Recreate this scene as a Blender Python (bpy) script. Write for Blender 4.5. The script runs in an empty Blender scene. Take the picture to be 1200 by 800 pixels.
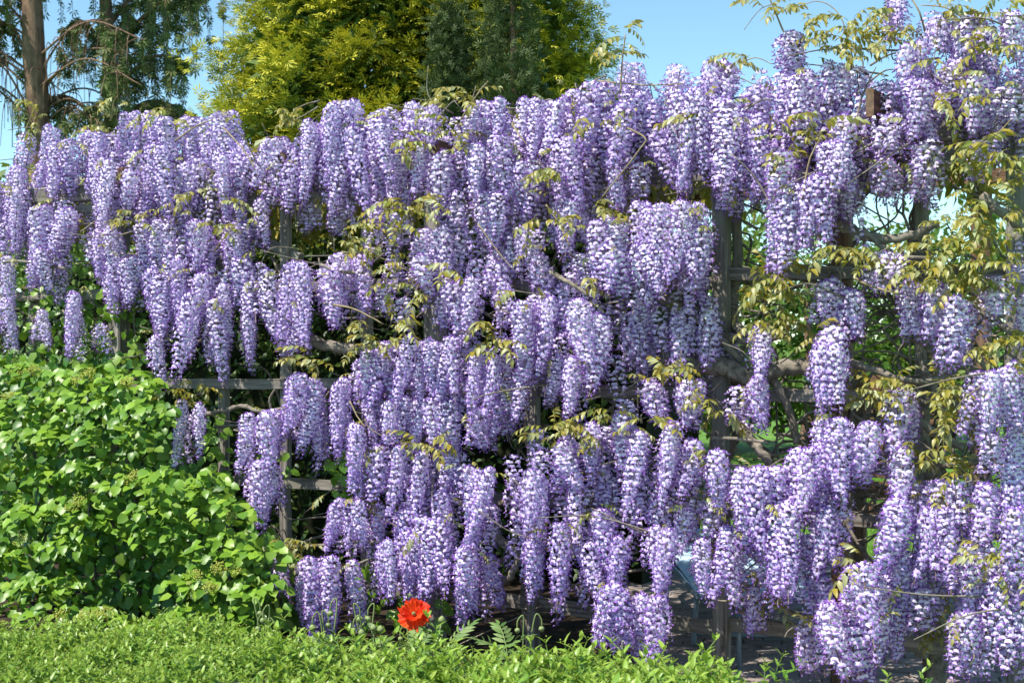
import bpy, math, random
import numpy as np
from mathutils import Vector, Matrix

rng = np.random.default_rng(7)
random.seed(7)
S = bpy.context.scene
COL = S.collection
R = math.radians

# ------------------------------------------------------------------ camera, sky, sun, exposure
EYE = 1.6
F = 1200 * 50 / 36.0            # focal length in photo pixels (photo is 1200 x 800)
cam_d = bpy.data.cameras.new('camera')
cam_d.lens = 50; cam_d.sensor_width = 36; cam_d.clip_end = 2000
cam = bpy.data.objects.new('camera', cam_d); COL.objects.link(cam)
cam.location = (0, 0, EYE); cam.rotation_euler = (R(90), 0, 0)
cam_d.dof.use_dof = True; cam_d.dof.focus_distance = 7.0; cam_d.dof.aperture_fstop = 7.0
S.camera = cam

SUN_TO = Vector((-0.52, -0.34, 1.0)).normalized()      # towards the sun
elev = math.asin(SUN_TO.z); azim = math.atan2(SUN_TO.x, SUN_TO.y)
world = bpy.data.worlds.new('World'); S.world = world; world.use_nodes = True
nt = world.node_tree; nt.nodes.clear()
sky = nt.nodes.new('ShaderNodeTexSky'); sky.sky_type = 'NISHITA'; sky.sun_disc = False
sky.sun_elevation = elev; sky.sun_rotation = azim
sky.air_density = 1.0; sky.dust_density = 0.0; sky.ozone_density = 0.3; sky.altitude = 1800
bg = nt.nodes.new('ShaderNodeBackground'); bg.inputs[1].default_value = 0.135
wo = nt.nodes.new('ShaderNodeOutputWorld')
tintn = nt.nodes.new('ShaderNodeMix'); tintn.data_type = 'RGBA'; tintn.blend_type = 'MULTIPLY'; tintn.inputs[0].default_value = 1.0
tintn.inputs[7].default_value = (0.92, 1.14, 1.10, 1)          # the photo's slightly cyan sky, the same all round
nt.links.new(sky.outputs[0], tintn.inputs[6]); nt.links.new(tintn.outputs[2], bg.inputs[0]); nt.links.new(bg.outputs[0], wo.inputs[0])
sun_d = bpy.data.lights.new('sun', 'SUN'); sun_d.energy = 5.0; sun_d.angle = R(0.5); sun_d.color = (1, 0.95, 0.87)
sun = bpy.data.objects.new('sun', sun_d); COL.objects.link(sun)
sun.rotation_euler = SUN_TO.to_track_quat('Z', 'Y').to_euler()
S.view_settings.view_transform = 'Standard'; S.view_settings.look = 'None'
S.view_settings.exposure = 0.55; S.view_settings.gamma = 1.0; S.view_settings.use_curve_mapping = False
S.cycles.max_bounces = 6; S.cycles.transparent_max_bounces = 8

# ------------------------------------------------------------------ materials
def new_mat(name):
    m = bpy.data.materials.new(name); m.use_nodes = True
    t = m.node_tree; t.nodes.clear()
    out = t.nodes.new('ShaderNodeOutputMaterial')
    return m, t, out
def rgb(c): return (c[0], c[1], c[2], 1.0)
def mix(t, a, b, fac):
    n = t.nodes.new('ShaderNodeMix'); n.data_type = 'RGBA'
    for sock, v in ((n.inputs[6], a), (n.inputs[7], b), (n.inputs[0], fac)):
        if isinstance(v, (tuple, list)): sock.default_value = rgb(v)
        elif isinstance(v, (int, float)): sock.default_value = v
        else: t.links.new(v, sock)
    return n.outputs[2]
def math_n(t, op, a, b=0.0, clamp=False):
    n = t.nodes.new('ShaderNodeMath'); n.operation = op; n.use_clamp = clamp
    for i, v in enumerate((a, b)):
        if isinstance(v, (int, float)): n.inputs[i].default_value = v
        else: t.links.new(v, n.inputs[i])
    return n.outputs[0]

def leaf_mat(name, c1, c2, c3, rough=0.5, spec=0.4, transl=0.3, tcol=None, objvar=0.25):
    """c1..c2 by tint.r, towards c3 by tint.g; tint is a point colour"""
    m, t, out = new_mat(name)
    at = t.nodes.new('ShaderNodeAttribute'); at.attribute_name = 'tint'
    sp = t.nodes.new('ShaderNodeSeparateColor'); t.links.new(at.outputs['Color'], sp.inputs[0])
    oi = t.nodes.new('ShaderNodeObjectInfo')
    rr = math_n(t, 'MULTIPLY_ADD', oi.outputs['Random'], objvar)
    t.nodes[-1].inputs[2].default_value = -objvar / 2
    fac = math_n(t, 'ADD', sp.outputs[0], rr, True)
    c = mix(t, c1, c2, fac)
    c = mix(t, c, c3, sp.outputs[1])
    b = t.nodes.new('ShaderNodeBsdfPrincipled')
    t.links.new(c, b.inputs['Base Color']); b.inputs['Roughness'].default_value = rough
    b.inputs['Specular IOR Level'].default_value = spec
    if transl > 0:
        tr = t.nodes.new('ShaderNodeBsdfTranslucent')
        if tcol is None: t.links.new(c, tr.inputs[0])
        else:
            t.links.new(mix(t, c, tcol, 0.6), tr.inputs[0])
        ms = t.nodes.new('ShaderNodeMixShader'); ms.inputs[0].default_value = transl
        t.links.new(b.outputs[0], ms.inputs[1]); t.links.new(tr.outputs[0], ms.inputs[2])
        t.links.new(ms.outputs[0], out.inputs[0])
    else: t.links.new(b.outputs[0], out.inputs[0])
    return m

def noise_mat(name, c1, c2, c3=None, scale=(8, 8, 8), detail=8, rough=0.85, bump=0.3, spec=0.3, ramp=(0.35, 0.65), metallic=0.0, nscale=1.0, bdist=0.01):
    m, t, out = new_mat(name)
    tc = t.nodes.new('ShaderNodeTexCoord'); mp = t.nodes.new('ShaderNodeMapping')
    mp.inputs['Scale'].default_value = scale
    oi = t.nodes.new('ShaderNodeObjectInfo')
    va = t.nodes.new('ShaderNodeVectorMath'); va.operation = 'ADD'
    cmb = t.nodes.new('ShaderNodeCombineXYZ')
    for i in range(3): t.links.new(math_n(t, 'MULTIPLY', oi.outputs['Random'], 17.0 + 9 * i), cmb.inputs[i])
    t.links.new(tc.outputs['Object'], va.inputs[0]); t.links.new(cmb.outputs[0], va.inputs[1])
    t.links.new(va.outputs[0], mp.inputs[0])
    n = t.nodes.new('ShaderNodeTexNoise'); n.inputs['Scale'].default_value = nscale; n.inputs['Detail'].default_value = detail; n.inputs['Roughness'].default_value = 0.65
    t.links.new(mp.outputs[0], n.inputs['Vector'])
    cr = t.nodes.new('ShaderNodeValToRGB'); cr.color_ramp.elements[0].position = ramp[0]; cr.color_ramp.elements[1].position = ramp[1]
    cr.color_ramp.elements[0].color = rgb(c1); cr.color_ramp.elements[1].color = rgb(c2)
    t.links.new(n.outputs[0], cr.inputs[0])
    c = cr.outputs[0]
    if c3 is not None:
        n2 = t.nodes.new('ShaderNodeTexNoise'); n2.inputs['Scale'].default_value = 3.0; n2.inputs['Detail'].default_value = 4
        t.links.new(va.outputs[0], n2.inputs['Vector'])
        r2 = t.nodes.new('ShaderNodeMapRange'); r2.inputs[1].default_value = 0.5; r2.inputs[2].default_value = 0.7
        t.links.new(n2.outputs[0], r2.inputs[0])
        c = mix(t, c, c3, r2.outputs[0])
    b = t.nodes.new('ShaderNodeBsdfPrincipled'); t.links.new(c, b.inputs['Base Color'])
    b.inputs['Roughness'].default_value = rough; b.inputs['Specular IOR Level'].default_value = spec; b.inputs['Metallic'].default_value = metallic
    if bump:
        bp = t.nodes.new('ShaderNodeBump'); bp.inputs['Strength'].default_value = bump; bp.inputs['Distance'].default_value = bdist
        t.links.new(n.outputs[0], bp.inputs['Height']); t.links.new(bp.outputs[0], b.inputs['Normal'])
    t.links.new(b.outputs[0], out.inputs[0])
    return m

M = {}
M['banner'] = leaf_mat('petal_banner', (0.89, 0.80, 0.95), (0.44, 0.25, 0.72), (0.66, 0.52, 0.88), 0.55, 0.3, 0.16, None, 0.40)
M['keel'] = leaf_mat('petal_keel', (0.36, 0.17, 0.60), (0.24, 0.10, 0.44), (0.18, 0.08, 0.30), 0.6, 0.25, 0.15, None, 0.4)
M['calyx'] = leaf_mat('calyx', (0.20, 0.13, 0.20), (0.22, 0.19, 0.10), (0.2, 0.16, 0.2), 0.7, 0.2, 0.1)
M['wleaf'] = leaf_mat('wisteria_leaf', (0.34, 0.26, 0.025), (0.22, 0.28, 0.05), (0.48, 0.52, 0.30), 0.42, 0.5, 0.3, (0.42, 0.40, 0.05))
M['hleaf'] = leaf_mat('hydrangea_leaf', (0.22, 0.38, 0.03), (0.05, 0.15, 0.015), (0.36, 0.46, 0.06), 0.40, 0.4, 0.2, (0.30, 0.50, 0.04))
M['hbud'] = leaf_mat('hydrangea_bud', (0.56, 0.56, 0.10), (0.42, 0.48, 0.08), (0.6, 0.58, 0.2), 0.6, 0.3, 0.15)
M['bleaf'] = leaf_mat('hedge_leaf', (0.27, 0.43, 0.05), (0.10, 0.25, 0.035), (0.46, 0.52, 0.10), 0.38, 0.5, 0.32, (0.40, 0.55, 0.06))
M['dleaf'] = leaf_mat('dark_hedge_leaf', (0.035, 0.08, 0.018), (0.07, 0.13, 0.02), (0.16, 0.22, 0.03), 0.45, 0.4, 0.2, (0.2, 0.3, 0.04))
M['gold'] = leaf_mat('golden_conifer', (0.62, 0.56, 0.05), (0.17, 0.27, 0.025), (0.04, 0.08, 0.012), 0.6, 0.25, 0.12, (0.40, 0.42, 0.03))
M['yew'] = leaf_mat('dark_conifer', (0.035, 0.06, 0.018), (0.07, 0.11, 0.03), (0.13, 0.17, 0.04), 0.6, 0.25, 0.1)
M['spruce'] = leaf_mat('spruce_needles', (0.09, 0.14, 0.045), (0.15, 0.19, 0.055), (0.22, 0.18, 0.09), 0.7, 0.2, 0.1)
M['far'] = leaf_mat('far_leaf', (0.10, 0.20, 0.03), (0.06, 0.13, 0.02), (0.22, 0.28, 0.05), 0.5, 0.3, 0.3, (0.3, 0.4, 0.05))
M['poppy'] = leaf_mat('poppy_petal', (0.85, 0.055, 0.008), (0.72, 0.03, 0.006), (0.9, 0.13, 0.02), 0.5, 0.3, 0.35)
M['pgreen'] = leaf_mat('poppy_green', (0.16, 0.26, 0.06), (0.10, 0.20, 0.05), (0.34, 0.40, 0.16), 0.6, 0.3, 0.15)
M['wood'] = noise_mat('weathered_wood', (0.10, 0.085, 0.07), (0.34, 0.31, 0.27), (0.20, 0.20, 0.15), (2.0, 40, 40), 6, 0.9, 0.5, 0.2)
M['brown'] = noise_mat('brown_wood', (0.07, 0.04, 0.025), (0.26, 0.15, 0.09), (0.22, 0.17, 0.13), (2.0, 35, 35), 6, 0.85, 0.5, 0.2)
M['bark'] = noise_mat('vine_bark', (0.10, 0.085, 0.065), (0.33, 0.28, 0.22), (0.24, 0.22, 0.18), (30, 30, 30), 6, 0.9, 0.6, 0.2)
M['twig'] = noise_mat('twig_bark', (0.22, 0.16, 0.09), (0.38, 0.30, 0.18), None, (30, 30, 30), 4, 0.8, 0.2, 0.2)
M['tbark'] = noise_mat('tree_bark', (0.10, 0.065, 0.045), (0.30, 0.19, 0.13), None, (14, 14, 4), 6, 0.9, 0.6, 0.2, bdist=0.03)
M['soil'] = noise_mat('soil', (0.02, 0.015, 0.01), (0.07, 0.05, 0.035), None, (12, 12, 12), 8, 0.95, 0.6, 0.1)
M['lawn'] = noise_mat('lawn_grass', (0.07, 0.16, 0.02), (0.14, 0.27, 0.035), None, (3, 3, 3), 8, 0.8, 0.4, 0.2)
M['grass'] = leaf_mat('grass_blade', (0.13, 0.30, 0.03), (0.08, 0.20, 0.02), (0.25, 0.36, 0.06), 0.5, 0.3, 0.35, (0.3, 0.5, 0.05))
M['paver'] = noise_mat('paver', (0.22, 0.17, 0.14), (0.40, 0.33, 0.29), (0.30, 0.27, 0.25), (9, 9, 9), 8, 0.9, 0.3, 0.2)
M['joint'] = noise_mat('paver_joint', (0.09, 0.08, 0.06), (0.17, 0.15, 0.12), None, (20, 20, 20), 6, 0.95, 0.3, 0.1)
M['steel'] = noise_mat('blue_grey_metal', (0.24, 0.32, 0.38), (0.34, 0.43, 0.50), None, (12, 12, 12), 4, 0.45, 0.05, 0.5, metallic=0.3)
M['cloth'] = noise_mat('pale_blue_cloth', (0.40, 0.55, 0.66), (0.50, 0.65, 0.75), None, (60, 60, 60), 4, 0.8, 0.2, 0.2)
M['core'] = noise_mat('dark_shade_core', (0.012, 0.014, 0.008), (0.03, 0.035, 0.015), None, (9, 9, 9), 6, 0.95, 0.5, 0.1)  # near-black filler for hedge insides, shade put into the colour

# ------------------------------------------------------------------ mesh helpers
class MB:
    def __init__(s): s.v=[]; s.t=[]; s.m=[]; s.c=[]; s.n=0
    def add(s, V, T, mat=0, col=(0.5, 0, 0.5)):
        V = np.asarray(V, float).reshape(-1, 3); T = np.asarray(T, int).reshape(-1, 3)
        s.v.append(V); s.t.append(T + s.n)
        s.m.append(np.full(len(T), mat, int) if np.isscalar(mat) else np.asarray(mat, int))
        C = np.asarray(col, float)
        s.c.append(np.tile(C, (len(V), 1)) if C.ndim == 1 else C)
        s.n += len(V)
    def inst(s, tpl, P, Rm, Sc, tint):
        """tpl=(V,T,M,[C]); P (N,3); Rm (N,3,3) columns are axes; Sc (N,) or (N,3); tint (N,3)"""
        V, T, Mi = tpl[0], tpl[1], tpl[2]
        N = len(P)
        if N == 0: return
        Sc = np.asarray(Sc, float)
        if Sc.ndim == 1: Sc = np.repeat(Sc[:, None], 3, 1)
        W = np.einsum('nij,nkj->nki', Rm, V[None] * Sc[:, None, :]) + P[:, None, :]
        k = len(V)
        TT = T[None] + (np.arange(N) * k)[:, None, None]
        C = np.repeat(np.asarray(tint, float)[:, None, :], k, 1)
        if len(tpl) > 3: C = np.clip(C + tpl[3][None], 0, 1)
        s.add(W.reshape(-1, 3), TT.reshape(-1, 3), np.tile(Mi, N), C.reshape(-1, 3))
    def arrays(s):
        return np.concatenate(s.v), np.concatenate(s.t), np.concatenate(s.m), np.concatenate(s.c)
    def tpl(s):
        return s.arrays()
    def mesh(s, name, mats, smooth=True):
        V, T, Mi, C = s.arrays()
        me = bpy.data.meshes.new(name)
        me.vertices.add(len(V)); me.vertices.foreach_set('co', V.astype(np.float32).ravel())
        me.loops.add(len(T) * 3); me.loops.foreach_set('vertex_index', T.astype(np.int32).ravel())
        me.polygons.add(len(T)); me.polygons.foreach_set('loop_start', (np.arange(len(T)) * 3).astype(np.int32))
        me.polygons.foreach_set('material_index', Mi.astype(np.int32))
        me.polygons.foreach_set('use_smooth', np.full(len(T), smooth, bool))
        a = me.attributes.new('tint', 'FLOAT_COLOR', 'POINT')
        a.data.foreach_set('color', np.concatenate([C, np.ones((len(C), 1))], 1).astype(np.float32).ravel())
        me.update(calc_edges=True)
        for mm in mats: me.materials.append(M[mm])
        return me
    def build(s, name, mats, parent=None, smooth=True, kind=None):
        return link(name, s.mesh(name, mats, smooth), parent, kind)

def link(name, me, parent=None, kind=None):
    o = bpy.data.objects.new(name, me); COL.objects.link(o)
    if parent is not None: o.parent = parent
    if kind: o['kind'] = kind
    return o
def tag(o, label, cat, group=None):
    o['label'] = label; o['category'] = cat
    if group: o['group'] = group
    return o
def thing(name, label, cat, loc=(0, 0, 0), group=None):
    o = bpy.data.objects.new(name, None); COL.objects.link(o); o.location = loc; o.empty_display_size = 0.1
    return tag(o, label, cat, group)
def place(o, parent):
    """o is laid out in world coordinates: parent it under an empty that only has a location"""
    o.parent = parent
    o.location = Vector(o.location) - Vector(world_loc(parent))
def world_loc(o):
    l = Vector(o.location)
    while o.parent is not None:
        o = o.parent; l += Vector(o.location)
    return l
def unit(v):
    v = np.asarray(v, float); return v / np.maximum(np.linalg.norm(v, axis=-1, keepdims=True), 1e-9)
def frames(y, zh):
    y = unit(y); x = unit(np.cross(y, zh)); z = np.cross(x, y)
    return np.stack([x, y, z], -1)
def rz_frames(ang, tx, ty):
    """rotation about z then a small tilt"""
    out = []
    for a, b, c in zip(ang, tx, ty):
        out.append(np.array((Matrix.Rotation(c, 3, 'Y') @ Matrix.Rotation(b, 3, 'X') @ Matrix.Rotation(a, 3, 'Z'))))
    return np.array(out)
def smoothpath(pts, k=6):
    pts = [np.asarray(p, float) for p in pts]
    if len(pts) < 3:
        return np.array([pts[0] + (pts[-1] - pts[0]) * t for t in np.linspace(0, 1, k + 1)])
    P = [2 * pts[0] - pts[1]] + pts + [2 * pts[-1] - pts[-2]]; out = []
    for i in range(1, len(P) - 2):
        for j in range(k):
            t = j / k
            out.append(0.5 * ((2 * P[i]) + (-P[i-1] + P[i+1]) * t + (2*P[i-1] - 5*P[i] + 4*P[i+1] - P[i+2]) * t*t + (-P[i-1] + 3*P[i] - 3*P[i+1] + P[i+2]) * t**3))
    out.append(P[-2]); return np.array(out)
def tube(mb, path, rad, sides=7, mat=0, col=(0.5, 0, 0.5), rough=0.0):
    path = np.asarray(path, float); n = len(path)
    rad = np.broadcast_to(np.asarray(rad, float), (n,)) if np.ndim(rad) == 0 or len(np.atleast_1d(rad)) == n else np.interp(np.linspace(0, 1, n), np.linspace(0, 1, len(rad)), rad)
    T = np.gradient(path, axis=0); T = unit(T)
    ref = np.array([0.0, 0, 1]) if abs(T[0, 2]) < 0.9 else np.array([1.0, 0, 0])
    V = []
    for i in range(n):
        x = unit(np.cross(T[i], ref)); y = np.cross(x, T[i]); ref = y if abs(np.dot(y, T[min(i+1, n-1)])) < 0.9 else ref
        a = np.arange(sides) * 2 * math.pi / sides
        r = rad[i] * (1 + rough * rng.normal(size=sides))
        V.append(path[i] + np.cos(a)[:, None] * x * r[:, None] + np.sin(a)[:, None] * y * r[:, None])
    V = np.concatenate(V); Tt = []
    for i in range(n - 1):
        for j in range(sides):
            a = i * sides + j; b = i * sides + (j + 1) % sides; c = a + sides; d = b + sides
            Tt += [(a, b, d), (a, d, c)]
    k = len(V); V = np.concatenate([V, path[:1], path[-1:]])
    for j in range(sides):
        Tt += [(k, (j + 1) % sides, j), (k + 1, (n - 1) * sides + j, (n - 1) * sides + (j + 1) % sides)]
    mb.add(V, Tt, mat, col)
def board(name, parent, p0, p1, w, h, mat, kind=None, wobble=0.002):
    """a timber from p0 to p1 (world), w across (horizontal), h tall; slightly irregular, chamfered"""
    p0 = Vector(p0); p1 = Vector(p1); d = p1 - p0; L = d.length
    sec = []
    c = min(w, h) * 0.12
    for (sx, sy) in ((1, 1), (-1, 1), (-1, -1), (1, -1)):
        a = [(sx * (w / 2), sy * (h / 2 - c)), (sx * (w / 2 - c), sy * (h / 2))]
        if sx * sy < 0: a.reverse()
        sec += a
    n = max(2, int(L / 0.25)); V = []
    for i in range(n + 1):
        x = L * i / n; oy, oz = rng.normal(size=2) * wobble
        for (a, b) in sec: V.append((x, a + oy + rng.normal() * wobble * .4, b + oz + rng.normal() * wobble * .4))
    T = []
    for i in range(n):
        for j in range(8):
            a = i * 8 + j; b = i * 8 + (j + 1) % 8
            T += [(a, b, b + 8), (a, b + 8, a + 8)]
    for j in range(1, 7):
        T += [(0, j + 1, j), (n * 8, n * 8 + j, n * 8 + j + 1)]
    mb = MB(); mb.add(V, T)
    o = mb.build(name, [mat], None, False, kind)
    x = d.normalized(); up = Vector((0, 0, 1)) if abs(x.z) < 0.9 else Vector((NRM[0], NRM[1], 0))
    y = up.cross(x).normalized(); z = x.cross(y)
    o.matrix_local = Matrix.Translation(p0) @ Matrix((x, y, z)).transposed().to_4x4()
    o.parent = parent
    if parent is not None: o.location = p0 - world_loc(parent)
    return o

# ------------------------------------------------------------------ layout: photo pixel -> place
# the trellis stands on a straight ground line that comes nearer towards the right
def planeY(px, off=0.0):
    u = (px - 600) / F
    return 7.284 / (1 + 0.583 * u) - off
NRM = (-0.504, -0.864)                 # trellis normal, towards the camera side
ALONG = (0.864, -0.504)
def at(px, py, Y): return np.array([(px - 600) / F * Y, Y, EYE - (py - 400) / F * Y])
def on(px, py, off=0.0): return at(px, py, planeY(px, off))
def foot(px, off=0.0, z=0.0):
    Y = planeY(px, off); return np.array([(px - 600) / F * Y, Y, z])

# ------------------------------------------------------------------ templates
def leaf_tpl(w=0.5, droop=0.25, fold=0.12, wpos=0.38, tipw=0.75, mat=0):
    """leaf along +Y, length 1, normal +Z, 8 triangles"""
    ys = [0, 0.33, 0.68, 1.0]
    mid = [(0, y, -droop * y * y) for y in ys]
    s = []
    for sx in (-1, 1):
        for (y, f) in ((wpos - .08, 1.0), (0.70, tipw)):
            s.append((sx * w / 2 * f, y, -droop * y * y + fold * w * f))
    V = np.array(mid + s)
    T = [(0, 1, 4), (1, 5, 4), (1, 2, 5), (2, 3, 5), (0, 6, 1), (1, 6, 7), (1, 7, 2), (2, 7, 3)]
    return V, np.array(T), np.full(8, mat)
def small_leaf(w=0.35, droop=0.15, fold=0.1, mat=0):
    V = np.array([(0, 0, 0), (-w/2, .45, fold*w - droop*.2), (0, .5, -droop*.25), (w/2, .45, fold*w - droop*.2), (0, 1, -droop)])
    return V, np.array([(0, 2, 1), (0, 3, 2), (1, 2, 4), (2, 3, 4)]), np.full(4, mat)

def flower_tpl():
    """wisteria flower, axes x sideways, y outward, z up; banner = 0, keel = 1"""
    mb = MB()
    a = np.radians([-28, 15, 62, 90, 118, 165, 208])
    rim = np.stack([1.25 * np.cos(a), 0.05 - 0.40 * np.abs(np.cos(a)) - 0.12 * np.maximum(np.sin(a), 0), 0.95 * np.sin(a) + 0.12], 1)
    rim[3] += (0, -0.05, -0.10)
    V = np.concatenate([[(0, 0.22, 0.0)], rim])
    mb.add(V, [(0, i, i + 1) for i in range(1, 7)], 0, (0, 0, 0))
    V = np.array([(0, 0.05, 0.12), (0, 1.25, -0.30), (-0.46, 0.62, -0.22), (0.46, 0.62, -0.22), (0, 0.55, -0.62), (0, -0.25, -0.10)])
    mb.add(V, [(0, 2, 1), (0, 1, 3), (5, 2, 0), (5, 0, 3), (2, 4, 1), (3, 1, 4), (5, 4, 2), (5, 3, 4)], 1, (0, 0, 0))
    return mb.tpl()
def flower_lo():
    mb = MB()
    V = np.array([(0, .2, 0), (1.2, -.3, -.2), (.75, -.2, .85), (-.75, -.2, .85), (-1.2, -.3, -.2)])
    mb.add(V, [(0, 1, 2), (0, 2, 3), (0, 3, 4)], 0, (0, 0, 0))
    V = np.array([(0, 0.0, 0.1), (0, 1.2, -0.3), (-0.45, 0.5, -0.35), (0.45, 0.5, -0.35)])
    mb.add(V, [(0, 2, 1), (0, 1, 3)], 1, (0, 0, 0))
    return mb.tpl()
def bud_tpl():
    V = np.array([(0, -.3, .05), (-.4, .4, 0), (.4, .4, 0), (0, .4, .35), (0, .4, -.35), (0, 1.2, -.1)])
    T = [(0, 3, 1), (0, 2, 3), (0, 1, 4), (0, 4, 2), (5, 1, 3), (5, 3, 2), (5, 4, 1), (5, 2, 4)]
    return V, np.array(T), np.full(8, 1)
FL, FLO, BUD = flower_tpl(), flower_lo(), bud_tpl()

def raceme_mb(L, rad, lo=False, seed=0, full=1.0):
    r = np.random.default_rng(1000 + seed); mb = MB()
    step = 0.0165 if not lo else 0.021
    nrow = int(L / step); bend = r.normal(size=2) * 0.02
    P, Y, Z, sc, tint = [], [], [], [], []
    bP, bY, bZ, bs, bt = [], [], [], [], []
    ph = r.uniform(0, 6.28)
    for i in range(nrow):
        t = (i + .5) / nrow; z = -t * L
        prof = min(1.0, 0.72 + 2.4 * t) * (1 - 0.74 * max(0, (t - 0.38) / 0.62) ** 1.5)
        rr = rad * prof * r.uniform(0.9, 1.1)
        n = max(3, int((9.5 if not lo else 6) * (0.35 + 0.65 * prof) * full + r.uniform(-.5, .5)))
        ph += 2.399
        for k in range(n):
            if r.uniform() < 0.07: continue
            a = ph + k * 6.283 / n + r.normal() * 0.10
            rk = rr * r.uniform(0.78, 1.08)
            o = np.array([math.cos(a), math.sin(a), 0])
            zz = z + r.normal() * 0.004
            p = o * rk + np.array([bend[0] * t * t * 2, bend[1] * t * t * 2, zz])
            down = r.normal() * 0.2 - 0.10
            y = o + np.array([r.normal() * .15, r.normal() * .15, down])
            if t > 0.93 or (t > 0.8 and r.uniform() < (t - .8) * 4):
                bP.append(p * np.array([.85, .85, 1])); bY.append(y + np.array([0, 0, -.5])); bZ.append((0, 0, 1)); bs.append(r.uniform(.0075, .0105)); bt.append((r.uniform(0, 1), max(0, r.uniform(-.2, .5)), .5))
            else:
                P.append(p); Y.append(y); Z.append((r.normal() * .15, r.normal() * .15, 1)); sc.append(r.uniform(.0096, .0124) * (1.18 if lo else 1) * (1 - .25 * max(0, t - .6)))
                tv = np.clip(r.normal(0.16 + 0.50 * t * t, 0.15), 0, 1)
                tint.append((tv, max(0, r.uniform(-.6, .35)), .5))
    for k in range(16 if not lo else 9):
        a = r.uniform(0, 6.283); q = math.sqrt(r.uniform(0, 1)); o = np.array([math.cos(a) * q, math.sin(a) * q, .75])
        P.append(np.array([o[0] * rad * .62, o[1] * rad * .62, .014 * (1 - q * q) - .004])); Y.append(o + r.normal(size=3) * .2); Z.append((-o[0] * .6 + r.normal() * .2, -o[1] * .6 + r.normal() * .2, 1)); sc.append(r.uniform(.0088, .0115)); tint.append((np.clip(r.normal(.3, .2), 0, 1), 0, .5))
    P = np.array(P); mb.inst(FL if not lo else FLO, P, frames(np.array(Y), np.array(Z)), np.array(sc), np.array(tint))
    if bP: mb.inst(BUD, np.array(bP), frames(np.array(bY), np.array(bZ)), np.array(bs), np.array(bt))
    ts = np.linspace(0, 1, 5)
    tube(mb, np.stack([bend[0] * ts**2 * 2, bend[1] * ts**2 * 2, -.012 - ts * (L - .012)], 1), 0.0028, 3, 2)
    return mb
PETAL = ['banner', 'keel', 'calyx']
LENS = (0.20, 0.28, 0.36, 0.44)
RAC = {L: [raceme_mb(L, 0.039 + 0.007 * math.sin(j * 2.1) + .010 * min(1, L / .44), False, j + int(L * 1000)) for j in range(5)] for L in LENS}
RACME = {L: [mb.mesh('raceme', PETAL, False) for mb in RAC[L]] for L in LENS}
RACT = {L: [mb.tpl() for mb in RAC[L]] for L in LENS}
RLO = {L: [raceme_mb(L, 0.046, True, 50 + j + int(L * 1000)).tpl() for j in range(3)] for L in LENS}

def wleaf_mb(seed, L=0.19, pairs=6):
    r = np.random.default_rng(300 + seed); mb = MB()
    droop = r.uniform(0.35, 0.9)
    path = np.array([(0, L * t, L * (0.25 * t - droop * t * t)) for t in np.linspace(0, 1, 7)])
    tube(mb, path, 0.0018, 3, 0, (0.3, 0, .5))
    lt = leaf_tpl(0.46, 0.45, 0.16)
    P, Y, Z, sc, ti = [], [], [], [], []
    for i in range(pairs):
        t = 0.22 + 0.72 * i / (pairs - 1)
        p = np.array([np.interp(t, np.linspace(0, 1, 7), path[:, q]) for q in range(3)])
        for s in (-1, 1):
            P.append(p); Y.append((s * r.uniform(.7, 1.1), r.uniform(.25, .7), r.uniform(-1.0, .05))); Z.append((r.normal() * .3, r.normal() * .3, 1))
            sc.append(r.uniform(.044, .068) * (1 - .25 * abs(t - .6))); ti.append((np.clip(r.normal(.45, .3), 0, 1), max(0, r.uniform(-.5, .8)), .5))
    P.append(path[-1]); Y.append((0, .7, -.7)); Z.append((0, 0, 1)); sc.append(.05); ti.append((.3, .2, .5))
    mb.inst(lt, np.array(P), frames(np.array(Y), np.array(Z)), np.array(sc), np.array(ti))
    return mb
WL = [wleaf_mb(i, 0.13 + 0.016 * i, 4 + i % 3) for i in range(6)]
WLME = [m.mesh('leaf', ['wleaf'], True) for m in WL]
WLT = [m.tpl() for m in WL]

# ------------------------------------------------------------------ the setting
def sheet(name, x0, x1, y0, y1, z, mat, kind='structure', n=1):
    xs = np.linspace(x0, x1, n + 1); ys = np.linspace(y0, y1, n + 1)
    V = [(x, y, z) for y in ys for x in xs]; T = []
    for j in range(n):
        for i in range(n):
            a = j * (n + 1) + i; T += [(a, a + 1, a + n + 2), (a, a + n + 2, a + n + 1)]
    mb = MB(); mb.add(V, T); return mb.build(name, [mat], None, True, kind)
lawn = sheet('lawn', -400, 400, -60, 900, 0.0, 'lawn')
bed = sheet('garden_bed', -8, 0.95, 2.5, 10.2, 0.012, 'soil')
bed['label'] = 'dark soil bed under the hedges and vine'
paving = sheet('paving', 0.6, 4.6, 5.4, 10.2, 0.024, 'joint')
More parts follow.
